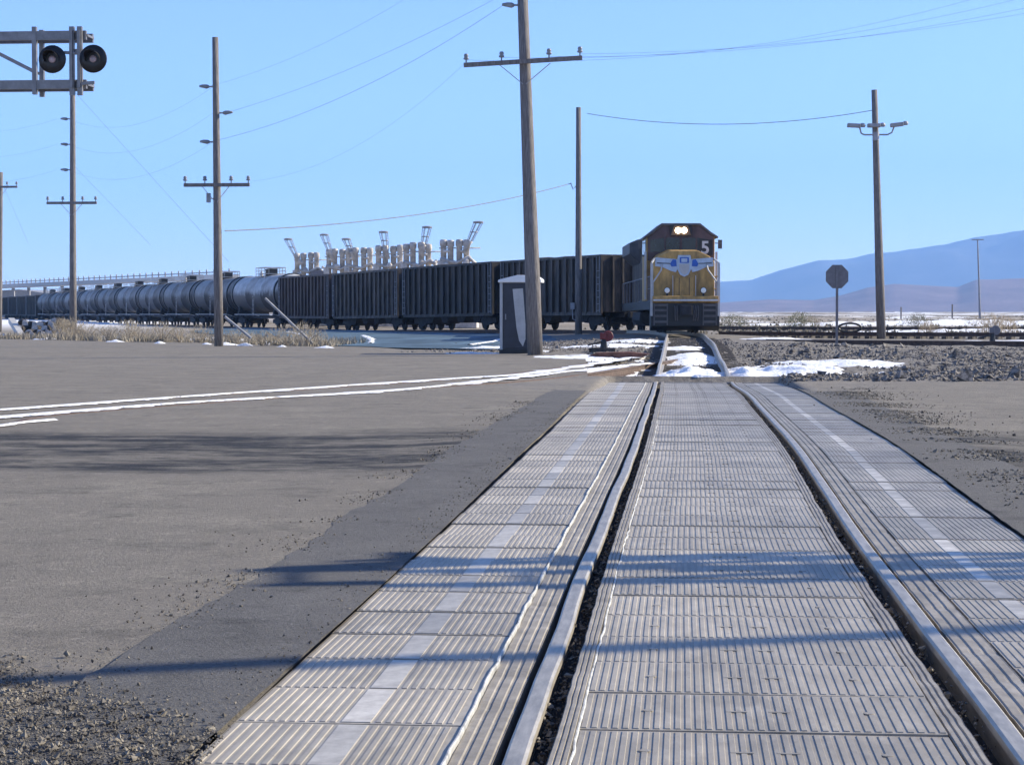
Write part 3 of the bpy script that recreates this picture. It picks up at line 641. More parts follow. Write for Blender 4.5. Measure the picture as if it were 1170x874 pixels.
Yp = 106; p5b, p5t = W(661, 384, Yp), W(661, 123, Yp)
p5 = pole(p5b, p5t, .19, .13, 'plain straight wooden pole without crossarm near the locomotive')
bm = bm_(); box(bm, -.42, -.2, -.2, 0, 1.4, 1.75); tube(bm, [(-.3, -.1, 1.4), (-.3, -.1, .9), (-.1, -.1, .8)], .03, 6); new('junction_box', bm, 'dull', p5, bev=.01)
bm = bm_(); tube(bm, [(0, 0, 8.0), (-.12, 0, 7.9), (-.3, 0, 7.7), (-.42, 0, 8.05)], .025, 6); new('bracket', bm, 'dull', p5)
# floodlight pole
Yp = 98; p6b, p6t = W(1007, 386, Yp), W(999, 103, Yp)
p6 = pole(p6b, p6t, .22, .14, 'tall wooden pole carrying three floodlights right of the stop sign', name='floodlight_pole'); p6['category'] = 'floodlight pole'
c = (p6t-p6b)*((386-154)/283.); bm = bm_(); tube(bm, [c+Vector((-.78, -.2, .35)), c+Vector((-.7, -.2, .05)), c+Vector((-.55, -.2, -.02)), c+Vector((.55, -.2, -.02)), c+Vector((.75, -.2, .08)), c+Vector((.85, -.2, .35))], .04, 8)
tube(bm, [c+Vector((0, -.2, -.3)), c+Vector((0, -.2, .1))], .16, 10); new('lamp_bracket', bm, 'dull', p6)
for dx, tl, dz in ((-.95, R(3), .42), (0, 0, .42), (1.08, R(-6), .46)):
    bm = bm_(); box(bm, -.42, .20, -.24, .14, -.10, .08); lathe(bm, [(.13, -.07), (.15, .03), (.09, .12)], 12, Matrix.Translation((.30, -.02, 0)))
    bmesh.ops.transform(bm, matrix=Matrix.Translation(c+Vector((dx, -.25, dz))) @ Matrix.Rotation(tl, 4, 'Y'), verts=bm.verts[:]); new('floodlight', bm, 'dull', p6, bev=.03)
Yp = 300; b, t = W(1120, 369, Yp), W(1117, 274, Yp); r = empty('street_lamp', b, 0, 'thin distant lamp mast with a short T head before the mountain', 'street lamp'); new('pole', tube(bm_(), [(0, 0, -.5), (t-b)*.3, t-b], [.22, .15, .09], 8), 'dull', r)
new('lamp_head', bar(bm_(), t-b+Vector((-.85, 0, 0)), t-b+Vector((.85, 0, 0)), .3, .14), 'dull', r)
for px, h, lab in ((1029.5, 14, 'short grey post far out on the plain right of the floodlight pole'), (1088, 17, 'short distant grey post left of the thin lamp mast')):
    b = W(px, 365, 330); new('marker_post', tube(bm_(), [(0, 0, -.5), (0, 0, h*330/F)], .13, 8), 'wood').location = b; tag(bpy.context.scene.objects[-1] if False else COL.objects[-1], lab, 'post')
# off-frame pole whose shadow crosses the pads
po = pole((19.5, 15.95, 0), (19.5, 15.95, 13), .13, .10, 'wooden pole standing in the lot right of the crossing', [])
# stay poles near pole 2
for a, b, lab in ((W(257, 362, 72), G(279, 393), 'short pale guy guard leaning beside the pole foot'), (W(303, 341, 76), G(343, 393), 'long pale guy guard leaning in front of the brown gondola')):
    b = W(279 if 'short' in lab else 344, 380, 72 if 'short' in lab else 76); b.z = max(b.z, 0) if b.z > .3 else b.z
    bm = tube(bm_(), [a, b+(b-a)*.35], .05, 8); tag(new('guy_guard', bm, 'dull'), lab, 'guy guard')

# ------------------------------------------------------------------ wires
def wire(a, b, sag, r, label):
    a, b = Vector(a), Vector(b); n = 20; r *= (.72 if r > .015 else .55); P = [a.lerp(b, i/n)-Vector((0, 0, sag*4*(i/n)*(1-i/n))) for i in range(n+1)]
    tag(new('power_line', tube(bm_(), P, r, 5), 'wire'), label, 'wire')
wire(W(257, 264, 74), W(652, 210, 106), .45, .028, 'thick service wire sagging from the left pole to the plain pole')
wire(W(671, 130, 106), W(999, 126, 98), .62, .022, 'service wire sagging between the plain pole and the floodlight pole')
wire(W(261, 128.5, 74), W(575, -6, 64), .3, .009, 'upper thin line from left pole to leaning pole')
wire(W(246, 161, 74), W(577, 5, 64), .55, .011, 'middle line from left pole to leaning pole, most visible one')
wire(W(240, 99, 74), W(470, -5, 66), .3, .006, 'highest faint line rising from the left pole out of the top')
wire(W(289, 207, 74), W(536, 68, 64), .8, .005, 'faint slack line from the right end of the left crossarm to the leaning crossarm')
for k, (x0, y0, x1, y1) in enumerate(((536, 69, 1240, -40), (572, 66, 1300, -38), (628, 65, 1350, -34), (664, 62, 1420, -36))):
    wire(W(x0, y0, 64), W(x1, y1, 62), .9-.1*k, .007, ['lowest', 'second', 'third', 'right end'][k]+' line leaving the leaning pole crossarm toward the upper right')
for k, (a, b) in enumerate((((78, 136, 100), (244, 99, 74)), ((78, 165, 100), (244, 129, 74)), ((78, 194, 100), (244, 162, 74)))):
    wire(W(*a), W(*b), .9, .006, ['top', 'middle', 'bottom'][k]+' faint line between the two left poles')
    wire(W(a[0]-12, a[1], a[2]), W(-60, a[1]+12, 125), .4, .006, ['top', 'middle', 'bottom'][k]+' faint line leaving the pole under the signal to the left')
wire(W(85, 105, 100), W(262, 300, 92), .0, .010, 'long diagonal guy wire right of the pole under the signal'); wire(W(85, 190, 100), W(172, 280, 96), 0, .009, 'short diagonal guy wire beside the pole under the signal'); wire(W(5, 215, 125), W(33, 280, 122), 0, .009, 'guy wire of the far pole at the left edge')

# ------------------------------------------------------------------ cantilever signals
def cantilever(label):
    root = empty('cantilever_signal', (0, 0, 0), 0, label, 'railway signal')
    new('base', box(bm_(), -.5, .5, -.5, .5, -.2, .12), 'trim', root, bev=.02)
    new('mast', tube(bm_(), [(0, 0, 0), (0, 0, 7.6)], .16, 14), 'steel', root, True)
    zb, zt = 6.30, 7.40; L = 5.28
    arm = bm_()
    for y in (-.26, .26):
        for z in (zb, zt): bar(arm, (-.3, y, z), (L, y, z), .09, .20)
        for i, x in enumerate((.3, 1.4, 2.6, 4.08)): box(arm, x-.05, x+.05, y-.055, y+.055, zb-.22, zt+.20)
        for x0, x1, f in ((.35, 1.35, 1), (1.45, 2.55, 1), (2.65, 4.03, 1)): bar(arm, (x0, y+.02, zt-.1), (x1, y+.02, zb+.30), .05, .06)
    for x in (.3, 1.4, 2.6, 4.08, L):
        for z in (zb, zt): bar(arm, (x, -.26, z), (x, .26, z), .05, .05)
    a = new('arm', arm, 'steel', root); 
    hg = bm_()
    for x in (4.98, 5.16): box(hg, x-.055, x+.055, -.42, -.32, zb-.26, zt+.18)
    for x in (4.98, 5.16): box(hg, x-.03, x+.03, -.46, -.42, zb-.1, zt+.1)
    bar(hg, (5.07, -.37, zt-.36), (5.07, -.36, zt-.36), .3, .08); bar(hg, (5.2, -.40, zb+.0), (5.50, -.40, zb+.02), .06, .07); new('hanger', hg, 'steel', root)
    for s, x in ((-1, 4.56), (1, 5.50)):
        bm = tube(bm_(), [(5.07, -.4, zt-.42), (5.07+s*.25, -.4, zt-.40), (x-.1*s, -.4, zt-.42), (x, -.4, zb+.85)], .035, 8); new('lamp_arm', bm, 'dull', root, True)
        T = Matrix.Translation((x, -.48, zb+.54)) @ Matrix.Rotation(PI/2, 4, 'X')
        lt = new('flasher_lamp', lathe(bm_(), [(.10, -.12), (.16, -.10), (.16, .0), (.315, .0), (.315, .018), (.12, .018)], 28, T), 'black', root, True)
        # hood : open half-tube above the lens
        bm = bm_(); n = 16; rr = .17
        for k in range(n):
            a0, a1 = -.35+k*(PI+.7)/n, -.35+(k+1)*(PI+.7)/n; l0, l1 = .34*max(.25, math.sin((a0+.35)/(PI+.7)*PI)), .34*max(.25, math.sin((a1+.35)/(PI+.7)*PI))
            q = [(rr*math.cos(a0), rr*math.sin(a0), .018), (rr*math.cos(a1), rr*math.sin(a1), .018), (rr*math.cos(a1)*1.05, rr*math.sin(a1)*1.05, .018+l1), (rr*math.cos(a0)*1.05, rr*math.sin(a0)*1.05, .018+l0)]
            vs = [bm.verts.new(p) for p in q]; bm.faces.new(vs)
        bmesh.ops.transform(bm, matrix=T, verts=bm.verts[:]); h = new('hood', bm, 'black', lt); md = h.modifiers.new('s', 'SOLIDIFY'); md.thickness = .008
        new('lens', lathe(bm_(), [(.085, .018), (.080, .035), (.06, .05), (.02, .055)], 24, T), 'redlens', lt, True)
    return root
cs = cantilever('grey truss signal arm with two round black crossing lamps, upper left corner')
cs.location = (W(103, 90, 45).x-5.28, 45, W(0, 99, 45).z-6.30)
c2 = copy_tree(cs); c2.location = (16.7, 16.3, 0); c2.rotation_euler = (0, 0, R(191)); c2['label'] = 'grey truss signal arm on the near right side of the crossing'

# ------------------------------------------------------------------ stop sign (seen from the back)
b = G(956, 397); Ys = b.y; r = empty('stop_sign', b, 0, 'octagonal sign seen from its grey back on a thin post', 'stop sign')
k_ = Ys/F; cz = (397-317)*k_; rr = 12.6*k_; oct_ = [(rr/math.cos(PI/8)*math.cos(PI/8+i*PI/4), cz+rr/math.cos(PI/8)*math.sin(PI/8+i*PI/4)*1.05) for i in range(8)]
new('sign_plate', prism(bm_(), oct_, .02, .026), 'signback', r)
new('post', prism(bm_(), [(-.045, -.4), (.045, -.4), (.045, cz+rr*.9), (-.045, cz+rr*.9)], -.03, .018), 'signback', r)
bm = bm_(); [lathe(bm, [(.02, 0), (.02, .012)], 8, Matrix.Translation((0, -.03, cz+z)) @ Matrix.Rotation(PI/2, 4, 'X')) for z in (-.25, .25)]; new('bolt', bm, 'steel', r)

# ------------------------------------------------------------------ portable toilet
b = W(571, 404, 62); sx = 62/F; X0, X1 = 0, 46*sx
r = empty('portable_toilet', (b.x, 62, b.z), 0, 'dark blue portable toilet with white roof behind the leaning pole', 'portable toilet'); Hh = 82*sx
new('base', box(bm_(), -.02, X1+.02, -.02, 1.2, -.05, .12), 'black', r, bev=.01)
new('wall', box(bm_(), .04, X1-.04, .03, 1.15, .12, Hh-.02), 'potty', r)
for x in (0, X1-.09): new('corner_post', box(bm_(), x, x+.09, -.01, .08, .1, Hh), 'trim', r, bev=.015)
bm = prism(bm_(), [(-.05, Hh-.02), (X1+.05, Hh-.02), (X1+.05, Hh+.08), (X1-.12, Hh+.20), (.55, Hh+.21), (.22, Hh+.13), (-.05, Hh+.06)], -.06, 1.25); new('roof', bm, 'roofw', r, bev=.025)
d = new('door', box(bm_(), .12, X1-.12, -.005, .028, .16, Hh-.10), 'potty', r, bev=.008)
new('door_reflection', prism(bm_(), [(.40, Hh-.22), (.72, Hh-.20), (.80, .9), (.80, .45), (.72, .22), (.60, .40), (.52, .8)], -.012, -.006), 'trim', d); new('handle', box(bm_(), .17, .20, -.04, -.006, 1.05, 1.22), 'dull', d)  # light grey shape draws the sun's reflection on the dark door
new('vent_pipe', tube(bm_(), [(X1-.2, .9, Hh+.1), (X1-.2, .9, Hh+.45)], .05, 10), 'trim', r)

# ------------------------------------------------------------------ rail vehicles
def bogie(parent, y, axles=2, gauge=.72, rad=.42, wb=1.75):
    L = wb*(axles-1); bm = bm_()
    for s in (-1, 1):
        prism(bm, [(y-L/2-.45, .42), (y-L/2-.4, .72), (y-L/4, .80), (y-.35, .92), (y+.35, .92), (y+L/4, .80), (y+L/2+.4, .72), (y+L/2+.45, .42), (y+L/2-.3, .40), (y+.5, .28), (y-.5, .28), (y-L/2+.3, .40)], s*.98-.08, s*.98+.08, 'x')
    box(bm, -.98, .98, y-.22, y+.22, .45, .85); f = new('bogie', bm, 'grime', parent)
    wm = None
    for k in range(axles):
        yy = y-L/2+k*wb
        if wm is None:
            bm = bm_()
            for s in (-1, 1): lathe(bm, [(rad+.03, -.07), (rad+.03, -.045), (rad, -.04), (rad-.01, .06), (rad-.10, .065), (rad-.14, .02), (.14, .03), (.12, .09)], 22, Matrix.Translation((s*gauge, 0, 0)) @ Matrix.Rotation(s*PI/2, 4, 'Y'))
            tube(bm, [(-.95, 0, 0), (.95, 0, 0)], .08, 10); o = wm = new('wheelset', bm, 'grime', f)
        else: o = wm.copy(); COL.objects.link(o)
        o.location = (0, yy, rad)
def coupler(parent, y, s):
    bm = box(bm_(), -.12, .12, min(y, y+s*.55), max(y, y+s*.55), .75, .98); box(bm, -.2, .2, min(y+s*.45, y+s*.72), max(y+s*.45, y+s*.72), .70, 1.02); new('coupler', bm, 'grime', parent, bev=.02)
def gondola(L, H, m, load, name='gondola_car'):
    root = empty(name); wd = 1.5
    bm = bm_(); z0 = 1.05
    box(bm, -wd, -wd+.06, 0, L, z0, H); box(bm, wd-.06, wd, 0, L, z0, H); box(bm, -wd+.06, wd-.06, 0, .06, z0, H); box(bm, -wd+.06, wd-.06, L-.06, L, z0, H); box(bm, -wd+.06, wd-.06, .06, L-.06, z0-.05, z0+.05)
    n = 15
    for s in (-1, 1):
        for i in range(n+1):
            y = .08+(L-.16)*i/n; w2 = .085 if i % 5 else .13; x = s*wd; box(bm, min(x, x+s*.13), max(x, x+s*.13), y-w2, y+w2, z0-.1, H-.12)
        x = s*wd; box(bm, min(x-s*.05, x+s*.15), max(x-s*.05, x+s*.15), -.02, L+.02, H-.14, H); box(bm, min(x, x+s*.10), max(x, x+s*.10), 0, L, z0-.22, z0-.02)
    for y in (0, L):
        s = -1 if y == 0 else 1
        for x in (-.9, -.3, .3, .9): box(bm, x-.05, x+.05, min(y, y+s*.12), max(y, y+s*.12), z0, H-.1)
    new('body', bm, m, root)
    bm = box(bm_(), -.3, .3, -.25, L+.25, .72, 1.0); box(bm, -wd, wd, 1.6, 2.0, .85, 1.02); box(bm, -wd, wd, L-2.0, L-1.6, .85, 1.02)
    for i in range(4):
        c = 3.2+i*(L-6.4)/3; prism(bm, [(c-.9, 1.0), (c+.9, 1.0), (c+.3, .45), (c-.3, .45)], -1.1, 1.1, 'x')
    new('underframe', bm, 'grime', root)
    bogie(root, 1.9); bogie(root, L-1.9); coupler(root, 0, -1); coupler(root, L, 1)
    for s in (-1, 1):
        for y in (.25, L-.25):
            bm = bm_()
            for dx in (-.2, .2): bar(bm, (s*(wd+.17), y+dx, 1.0), (s*(wd+.17), y+dx, H-.1), .03, .03)
            for q in range(7): z = 1.1+q*.36; bar(bm, (s*(wd+.17), y-.2, z), (s*(wd+.17), y+.2, z), .03, .03)
            new('ladder', bm, 'dull', root)
    nx, ny = 9, 30; V = []; Fc = []; sd = random.random()*50
    for j in range(ny):
        for i in range(nx):
            u, v = i/(nx-1), j/(ny-1); V.append((-wd+.08+u*(2*wd-.16), .08+v*(L-.16), H-.25+load*math.sin(u*PI)*math.sin(min(1, v*4)*PI/2)*math.sin(min(1, (1-v)*4)*PI/2)*(1+.5*noise.noise(Vector((u*2, v*9, sd))))+.05*noise.noise(Vector((u*9, v*30, sd)))))
    for j in range(ny-1):
        for i in range(nx-1): q = j*nx+i; Fc.append((q, q+1, q+nx+1, q+nx))
    new('load', (V, Fc), 'coal' if m == 'gon' else 'sandl', root, True)
    return root
def tank_car(L, m):
    root = empty('tank_car'); rad = 1.58; zc = 2.86; prof = [(.02, 0), (.5, .03), (1.0, .16), (1.35, .34), (1.53, .52), (rad, .75), (rad, L*.33), (rad+.012, L*.33), (rad+.012, L*.33+.08), (rad, L*.33+.08), (rad, L*.66), (rad+.012, L*.66), (rad+.012, L*.66+.08), (rad, L*.66+.08), (rad, L-.75), (1.53, L-.52), (1.35, L-.34), (1.0, L-.16), (.5, L-.03), (.02, L)]
    T = Matrix.Translation((0, 0, zc)) @ Matrix.Rotation(-PI/2, 4, 'X'); new('tank', lathe(bm_(), prof, 40, T), m, root, True)
    for yb in (.62, L-.82):
        bm = bm_(); lathe(bm, [(1.60, 0), (1.64, .0), (1.64, .42), (1.60, .42)], 40, Matrix.Translation((0, yb, zc)) @ Matrix.Rotation(-PI/2, 4, 'X')); new('end_band', bm, 'black', root, True)
    bm = box(bm_(), -.35, .35, -.25, L+.25, .78, 1.05)
    for y in (1.9, L-1.9): prism(bm, [(-1.4, 1.0), (1.4, 1.0), (1.2, 1.9), (.9, 1.45), (-.9, 1.45), (-1.2, 1.9)], y-.2, y+.2)
    new('underframe', bm, 'grime', root)
    c = L/2
    pf = bm_(); box(pf, -.9, .9, c-1.5, c+1.5, zc+rad+.08, zc+rad+.12)
    for x in (-.9, .9):
        for y in (-1.5, -.5, .5, 1.5): bar(pf, (x, c+y, zc+rad-.45), (x, c+y, zc+rad+.62), .05, .05)
        bar(pf, (x, c-1.5, zc+rad+.62), (x, c+1.5, zc+rad+.62), .06, .07); bar(pf, (x, c-1.5, zc+rad+.35), (x, c+1.5, zc+rad+.35), .05, .05)
    for y in (-1.5, 1.5): bar(pf, (-.9, c+y, zc+rad+.62), (.9, c+y, zc+rad+.62), .06, .07)
    new('platform', pf, 'trim', root)
    mw = lathe(bm_(), [(.45, 0), (.45, .48), (.52, .48), (.52, .56), (.2, .64)], 18, Matrix.Translation((0, c, zc+rad-.08))); box(mw, -.40, .30, c-1.2, c-.62, zc+rad+.0, zc+rad+.52); new('manway', mw, 'black', root)
    vl = bm_()
    for y in (c+.9, c+3.2): lathe(vl, [(.15, 0), (.15, .3), (.08, .34), (.08, .5)], 12, Matrix.Translation((0, y, zc+rad-.05)))
    new('valve', vl, 'rackwhite', root)
    bm = bm_()
    for s in (-1, 1):
        bar(bm, (s*1.52, 1.2, 1.12), (s*1.52, L-1.2, 1.12), .05, .06)
        for y in (1.2, c, L-1.2): bar(bm, (s*1.50, y, 1.12), (s*1.0, y, 1.0), .04, .05)
        for dy in (-.22, .22): bar(bm, (s*1.56, c+dy, 1.0), (s*1.50, c+dy, zc+.6), .03, .03); bar(bm, (s*1.50, c+dy, zc+.6), (s*.9, c+dy, zc+rad+.1), .03, .03)
        for q in range(6): bar(bm, (s*1.55, c-.22, 1.2+q*.36), (s*1.55, c+.22, 1.2+q*.36), .03, .03)
    new('handrail', bm, 'trim', root)
    bogie(root, 1.9); bogie(root, L-1.9); coupler(root, 0, -1); coupler(root, L, 1)
    return root
def place(root, s0, L, label, cat, group):
    a, b = along(s0+1.9), along(s0+L-1.9); d = (b-a).normalized(); o = a-d*1.9; za, zb = pz(a), pz(b)
    root.location = (o.x, o.y, za-(zb-za)*1.9/(L-3.8)+.006); root.rotation_euler = (math.atan2(zb-za, L-3.8), 0, math.atan2(d.y, d.x)-PI/2); tag(root, label, cat, group)
LOCO0 = 8.0     # arc length where the locomotive's nose stands
s = LOCO0+22.9
g1 = gondola(13.6, 4.15, 'gon', .35); g2 = gondola(13.6, 4.15, 'gonb', .15)
labs = ['black ribbed gondola coupled right behind the locomotive', 'black ribbed gondola passing behind the leaning pole and toilet', 'black ribbed gondola below the cream loading arms, left of the toilet']
for i, lb in enumerate(labs):
    o = g1 if i == 0 else copy_tree(g1)
    place(o, s, 13.6, lb, 'gondola car', 'ribbed gondola cars of the freight train'); s += 14.5
place(g2, s, 13.6, 'brown ribbed gondola with a pale load next to the first tank car', 'gondola car', 'ribbed gondola cars of the freight train'); s += 14.5
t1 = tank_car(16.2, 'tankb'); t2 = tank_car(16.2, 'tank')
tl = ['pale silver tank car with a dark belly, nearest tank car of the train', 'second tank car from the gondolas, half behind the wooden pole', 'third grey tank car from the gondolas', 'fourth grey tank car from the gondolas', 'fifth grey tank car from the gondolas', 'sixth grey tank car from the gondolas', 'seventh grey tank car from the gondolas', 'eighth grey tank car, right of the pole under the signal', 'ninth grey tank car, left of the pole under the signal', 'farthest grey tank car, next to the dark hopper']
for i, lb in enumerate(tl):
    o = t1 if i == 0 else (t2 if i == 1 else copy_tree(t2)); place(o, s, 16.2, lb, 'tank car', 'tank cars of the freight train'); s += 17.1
for lb in ('dark gondola car right after the farthest tank car', 'dark gondola car at the left edge of the picture', 'dark gondola car cut by the left edge of the picture', 'last dark gondola car, beyond the left edge'):
    o = copy_tree(g1); place(o, s, 13.6, lb, 'gondola car', 'ribbed gondola cars of the freight train'); s += 14.5

# ------------------------------------------------------------------ locomotive (front at y=0, faces -Y)
loco = empty('locomotive')
new('underframe', box(box(bm_(), -1.5, 1.5, .55, 21.6, 1.02, 1.42), -.5, .5, 2, 20, .8, 1.02), 'black', loco, bev=.02)
bm = prism(bm_(), [(.0, .30), (.30, .12), (.75, .12), (.75, 1.45), (0, 1.45)], -1.5, 1.5, 'x'); new('pilot', bm, 'black', loco, bev=.03)
bm = prism(bm_(), [(-.22, 1.36), (.0, 1.30), (.0, 1.62), (-.22, 1.60)], -1.42, 1.42, 'x'); new('anticlimber', bm, 'yellow', loco, bev=.02)
for s in (-1, 1):
    bm = bm_()
    for x in (.78, 1.35): bar(bm, (s*x, -.06, .35), (s*x, -.06, 1.35), .05, .04)
    for z in (.5, .75, 1.0, 1.22): bar(bm, (s*.8, -.05, z), (s*1.35, -.05, z), .04, .10)
    new('step', bm, 'locogrey', loco)
bm = box(bm_(), -.16, .16, -.55, .1, .86, 1.12); box(bm, -.24, .24, -.75, -.45, .78, 1.2); new('coupler', bm, 'grime', loco, bev=.03)
for x in (-.45, -.36, .36, .45, .55):
    bm = tube(bm_(), [(x, -.02, 1.2), (x, -.18, 1.0), (x, -.2, .75), (x*.95, -.12, .55)], .03, 6); new('air_hose', bm, 'locogrey', loco)
# nose (wide, bevelled top)
nose = [(-1.36, 1.45), (-1.36, 3.22), (-1.12, 3.48), (-.62, 3.72), (.62, 3.72), (1.12, 3.48), (1.36, 3.22), (1.36, 1.45)]
bm = bm_(); y0, y1 = .55, 2.7
fr = [(x*.985, z) for x, z in nose]; a = [bm.verts.new((x, y0, z-(.12 if z > 3 else 0))) for x, z in fr]; b = [bm.verts.new((x, y1, z)) for x, z in nose]
bm.faces.new(a); bm.faces.new(b[::-1])
for i in range(8): bm.faces.new((a[(i+1) % 8], a[i], b[i], b[(i+1) % 8]))
bmesh.ops.recalc_face_normals(bm, faces=bm.faces[:]); ns = new('nose', bm, 'yellow', loco, bev=.05)
new('nose_door', prism(bm_(), [(-.42, 1.6), (.42, 1.6), (.42, 2.45), (-.42, 2.45)], y0-.03, y0+.03), 'yellow', ns, bev=.015)
for s in (-1, 1):
    bm = bm_(); bar(bm, (s*.50, y0-.08, 1.55), (s*.50, y0-.08, 2.5), .03, .03); bar(bm, (s*.5, y0-.08, 2.5), (s*.5, y0, 2.5), .03, .03)
    tube(bm, [(s*1.40, .1, 1.5), (s*1.40, .1, 2.2), (s*1.02, .3, 2.75), (s*.98, .5, 3.0)], .035, 6); new('nose_handrail', bm, 'trim', ns)
# cab
cabp = [(-1.52, 1.42), (-1.52, 4.28), (-1.30, 4.42), (-.86, 4.80), (.86, 4.80), (1.30, 4.42), (1.52, 4.28), (1.52, 1.42)]
cab = new('cab', prism(bm_(), cabp, 2.35, 5.2), 'yellow', loco, bev=.03)
roof = [(-1.62, 4.22), (-1.62, 4.28), (-1.32, 4.50), (-.86, 4.87), (.86, 4.87), (1.32, 4.50), (1.66, 4.28), (1.66, 4.22), (1.3, 4.40), (.84, 4.78), (-.84, 4.78), (-1.3, 4.40)]
new('roof', prism(bm_(), roof, 2.2, 5.35), 'locogrey', cab)
face = new('cab_face', prism(bm_(), [(-1.47, 3.22), (-1.47, 4.26), (-1.28, 4.39), (-.84, 4.76), (.84, 4.76), (1.28, 4.39), (1.47, 4.26), (1.47, 3.22)], 2.29, 2.345), mat('dark_cab_front', (.085, .048, .045), .5, 0, .4, 2), cab)
for x0, x1 in ((-1.36, -.74), (-.66, -.06), (.06, .66), (.74, 1.36)): new('windshield', prism(bm_(), [(x0, 3.60), (x1, 3.60 if abs(x0+x1) > 1.5 else 3.66), (x1, 4.12 if abs(x1) > 1 else 4.22), (x0, 4.12 if abs(x0) > 1 else 4.22)], 2.27, 2.286), 'glass', face)
nb = new('number_board', box(bm_(), .80, 1.40, 2.235, 2.265, 3.46, 4.14), 'black', face)
def text(s_, size, loc, m, parent, nm='lettering'):
    cu = bpy.data.curves.new('t', 'FONT'); cu.body = s_; cu.size = size; cu.extrude = .006; cu.offset = .018; cu.align_x = 'CENTER'
    o = bpy.data.objects.new('t', cu); COL.objects.link(o); dg = bpy.context.evaluated_depsgraph_get(); me = bpy.data.meshes.new_from_object(o.evaluated_get(dg)); COL.objects.unlink(o); bpy.data.objects.remove(o)
    me.materials.clear(); me.materials.append(M[m]); q = bpy.data.objects.new(nm, me); COL.objects.link(q); q.parent = parent; q.location = loc; q.rotation_euler = (PI/2, 0, 0); return q
text('5', .80, (1.08, 2.225, 3.52), 'white', nb, 'digit')
hl = new('headlight', box(bm_(), -.48, .48, 2.16, 2.30, 4.31, 4.79), 'black', cab, bev=.03)
new('reflector', prism(bm_(), [(-.46, 4.33), (.46, 4.33), (.30, 4.77), (-.30, 4.77)], 2.150, 2.158), mat('tarnished_reflector', (.14, .09, .05), .5), hl)
for x in (-.135, .135): new('bulb', lathe(bm_(), [(.13, 0), (.12, .04), (.06, .06)], 24, Matrix.Translation((x, 2.147, 4.55)) @ Matrix.Rotation(PI/2, 4, 'X')), 'lamp', hl)
for x in (-.79, .79):
    d = new('ditch_light', lathe(bm_(), [(.12, -.1), (.14, 0), (.11, .0)], 20, Matrix.Translation((x, -.05, 1.86)) @ Matrix.Rotation(PI/2, 4, 'X')), 'black', loco); new('lens', lathe(bm_(), [(.115, .0), (.05, .02)], 20, Matrix.Translation((x, -.052, 1.86)) @ Matrix.Rotation(PI/2, 4, 'X')), 'ditch', d)
    new('bracket', box(bm_(), x-.04, x+.04, -.04, .06, 1.6, 1.80), 'black', d)
# side windows of the cab
for s in (-1, 1):
    for y0_, y1_ in ((2.7, 3.5), (3.65, 4.7)): new('side_window', box(bm_(), min(s*1.53, s*1.55), max(s*1.53, s*1.55), y0_, y1_, 3.45, 4.15), 'glass', cab)
    m_ = bm_(); tube(m_, [(s*1.5, 2.7, 4.0), (s*1.78, 2.6, 4.0)], .02, 6); box(m_, s*1.78-.09, s*1.78+.09, 2.56, 2.6, 3.75, 4.15); new('mirror', m_, 'locogrey', cab)
# emblem: silver wings, blue blocks and shield
ey = .50; em = new('emblem', prism(bm_(), [(-.27, 3.40), (.27, 3.40), (.30, 3.25), (.30, 2.78), (.18, 2.55), (0, 2.46), (-.18, 2.55), (-.30, 2.78), (-.30, 3.25)], ey, ey+.04), 'silver', ns)
for s in (-1, 1):
    w_ = prism(bm_(), [(s*.27, 3.22), (s*1.25, 3.30), (s*1.28, 2.92), (s*.95, 2.88), (s*.60, 2.72), (s*.36, 2.66), (s*.30, 2.8)], ey+.01, ey+.045); wo = new('wing', w_, 'silver', em)
    new('wing_bar', prism(bm_(), [(s*.62, 3.055), (s*1.2, 3.08), (s*1.2, 3.035), (s*.62, 3.02)], ey, ey+.008), 'black', wo)
    new('wing_block', prism(bm_(), [(s*.33, 2.92), (s*.36, 3.20), (s*.50, 3.22), (s*.62, 3.03), (s*.56, 2.90)], ey-.004, ey+.008), 'blue', wo)
new('shield_top', prism(bm_(), [(-.20, 3.06), (.20, 3.06), (.20, 3.31), (-.20, 3.31)], ey-.012, ey-.002), 'blue', em); new('shield_inset', prism(bm_(), [(-.13, 3.10), (.13, 3.10), (.13, 3.26), (-.13, 3.26)], ey-.018, ey-.013), 'silver', em)
new('shield_base', prism(bm_(), [(-.22, 3.02), (.22, 3.02), (.22, 2.8), (.12, 2.62), (0, 2.55), (-.12, 2.62), (-.22, 2.8)], ey-.010, ey-.001), 'trim', em)
# long hood
hood = new('hood', prism(bm_(), [(-.98, 1.42), (-.98, 4.15), (-.75, 4.40), (.75, 4.40), (.98, 4.15), (.98, 1.42)], 5.2, 20.8), 'locoside', loco, bev=.03)
new('radiator', prism(bm_(), [(-.98, 3.4), (-1.52, 3.9), (-1.52, 4.45), (-1.1, 4.62), (1.1, 4.62), (1.52, 4.45), (1.52, 3.9), (.98, 3.4)], 14.5, 20.9), 'locogrey', hood)
new('dynamic_brake', prism(bm_(), [(-.99, 3.7), (-1.25, 4.0), (-1.2, 4.55), (1.2, 4.55), (1.25, 4.0), (.99, 3.7)], 6.0, 9.0), 'locogrey', hood)
for s in (-1, 1):
    for i in range(15): y = 5.7+i; new('hood_door', box(bm_(), min(s*.975, s*1.0), max(s*.975, s*1.0), y-.4, y+.4, 1.6, 3.4), 'locoside', hood, bev=.01)
bm = bm_(); [lathe(bm, [(.5, 0), (.5, .12), (.4, .14)], 20, Matrix.Translation((0, y, 4.60))) for y in (15.6, 17.2, 18.8)]; new('roof_fan', bm, 'locogrey', hood)
bm = bm_()
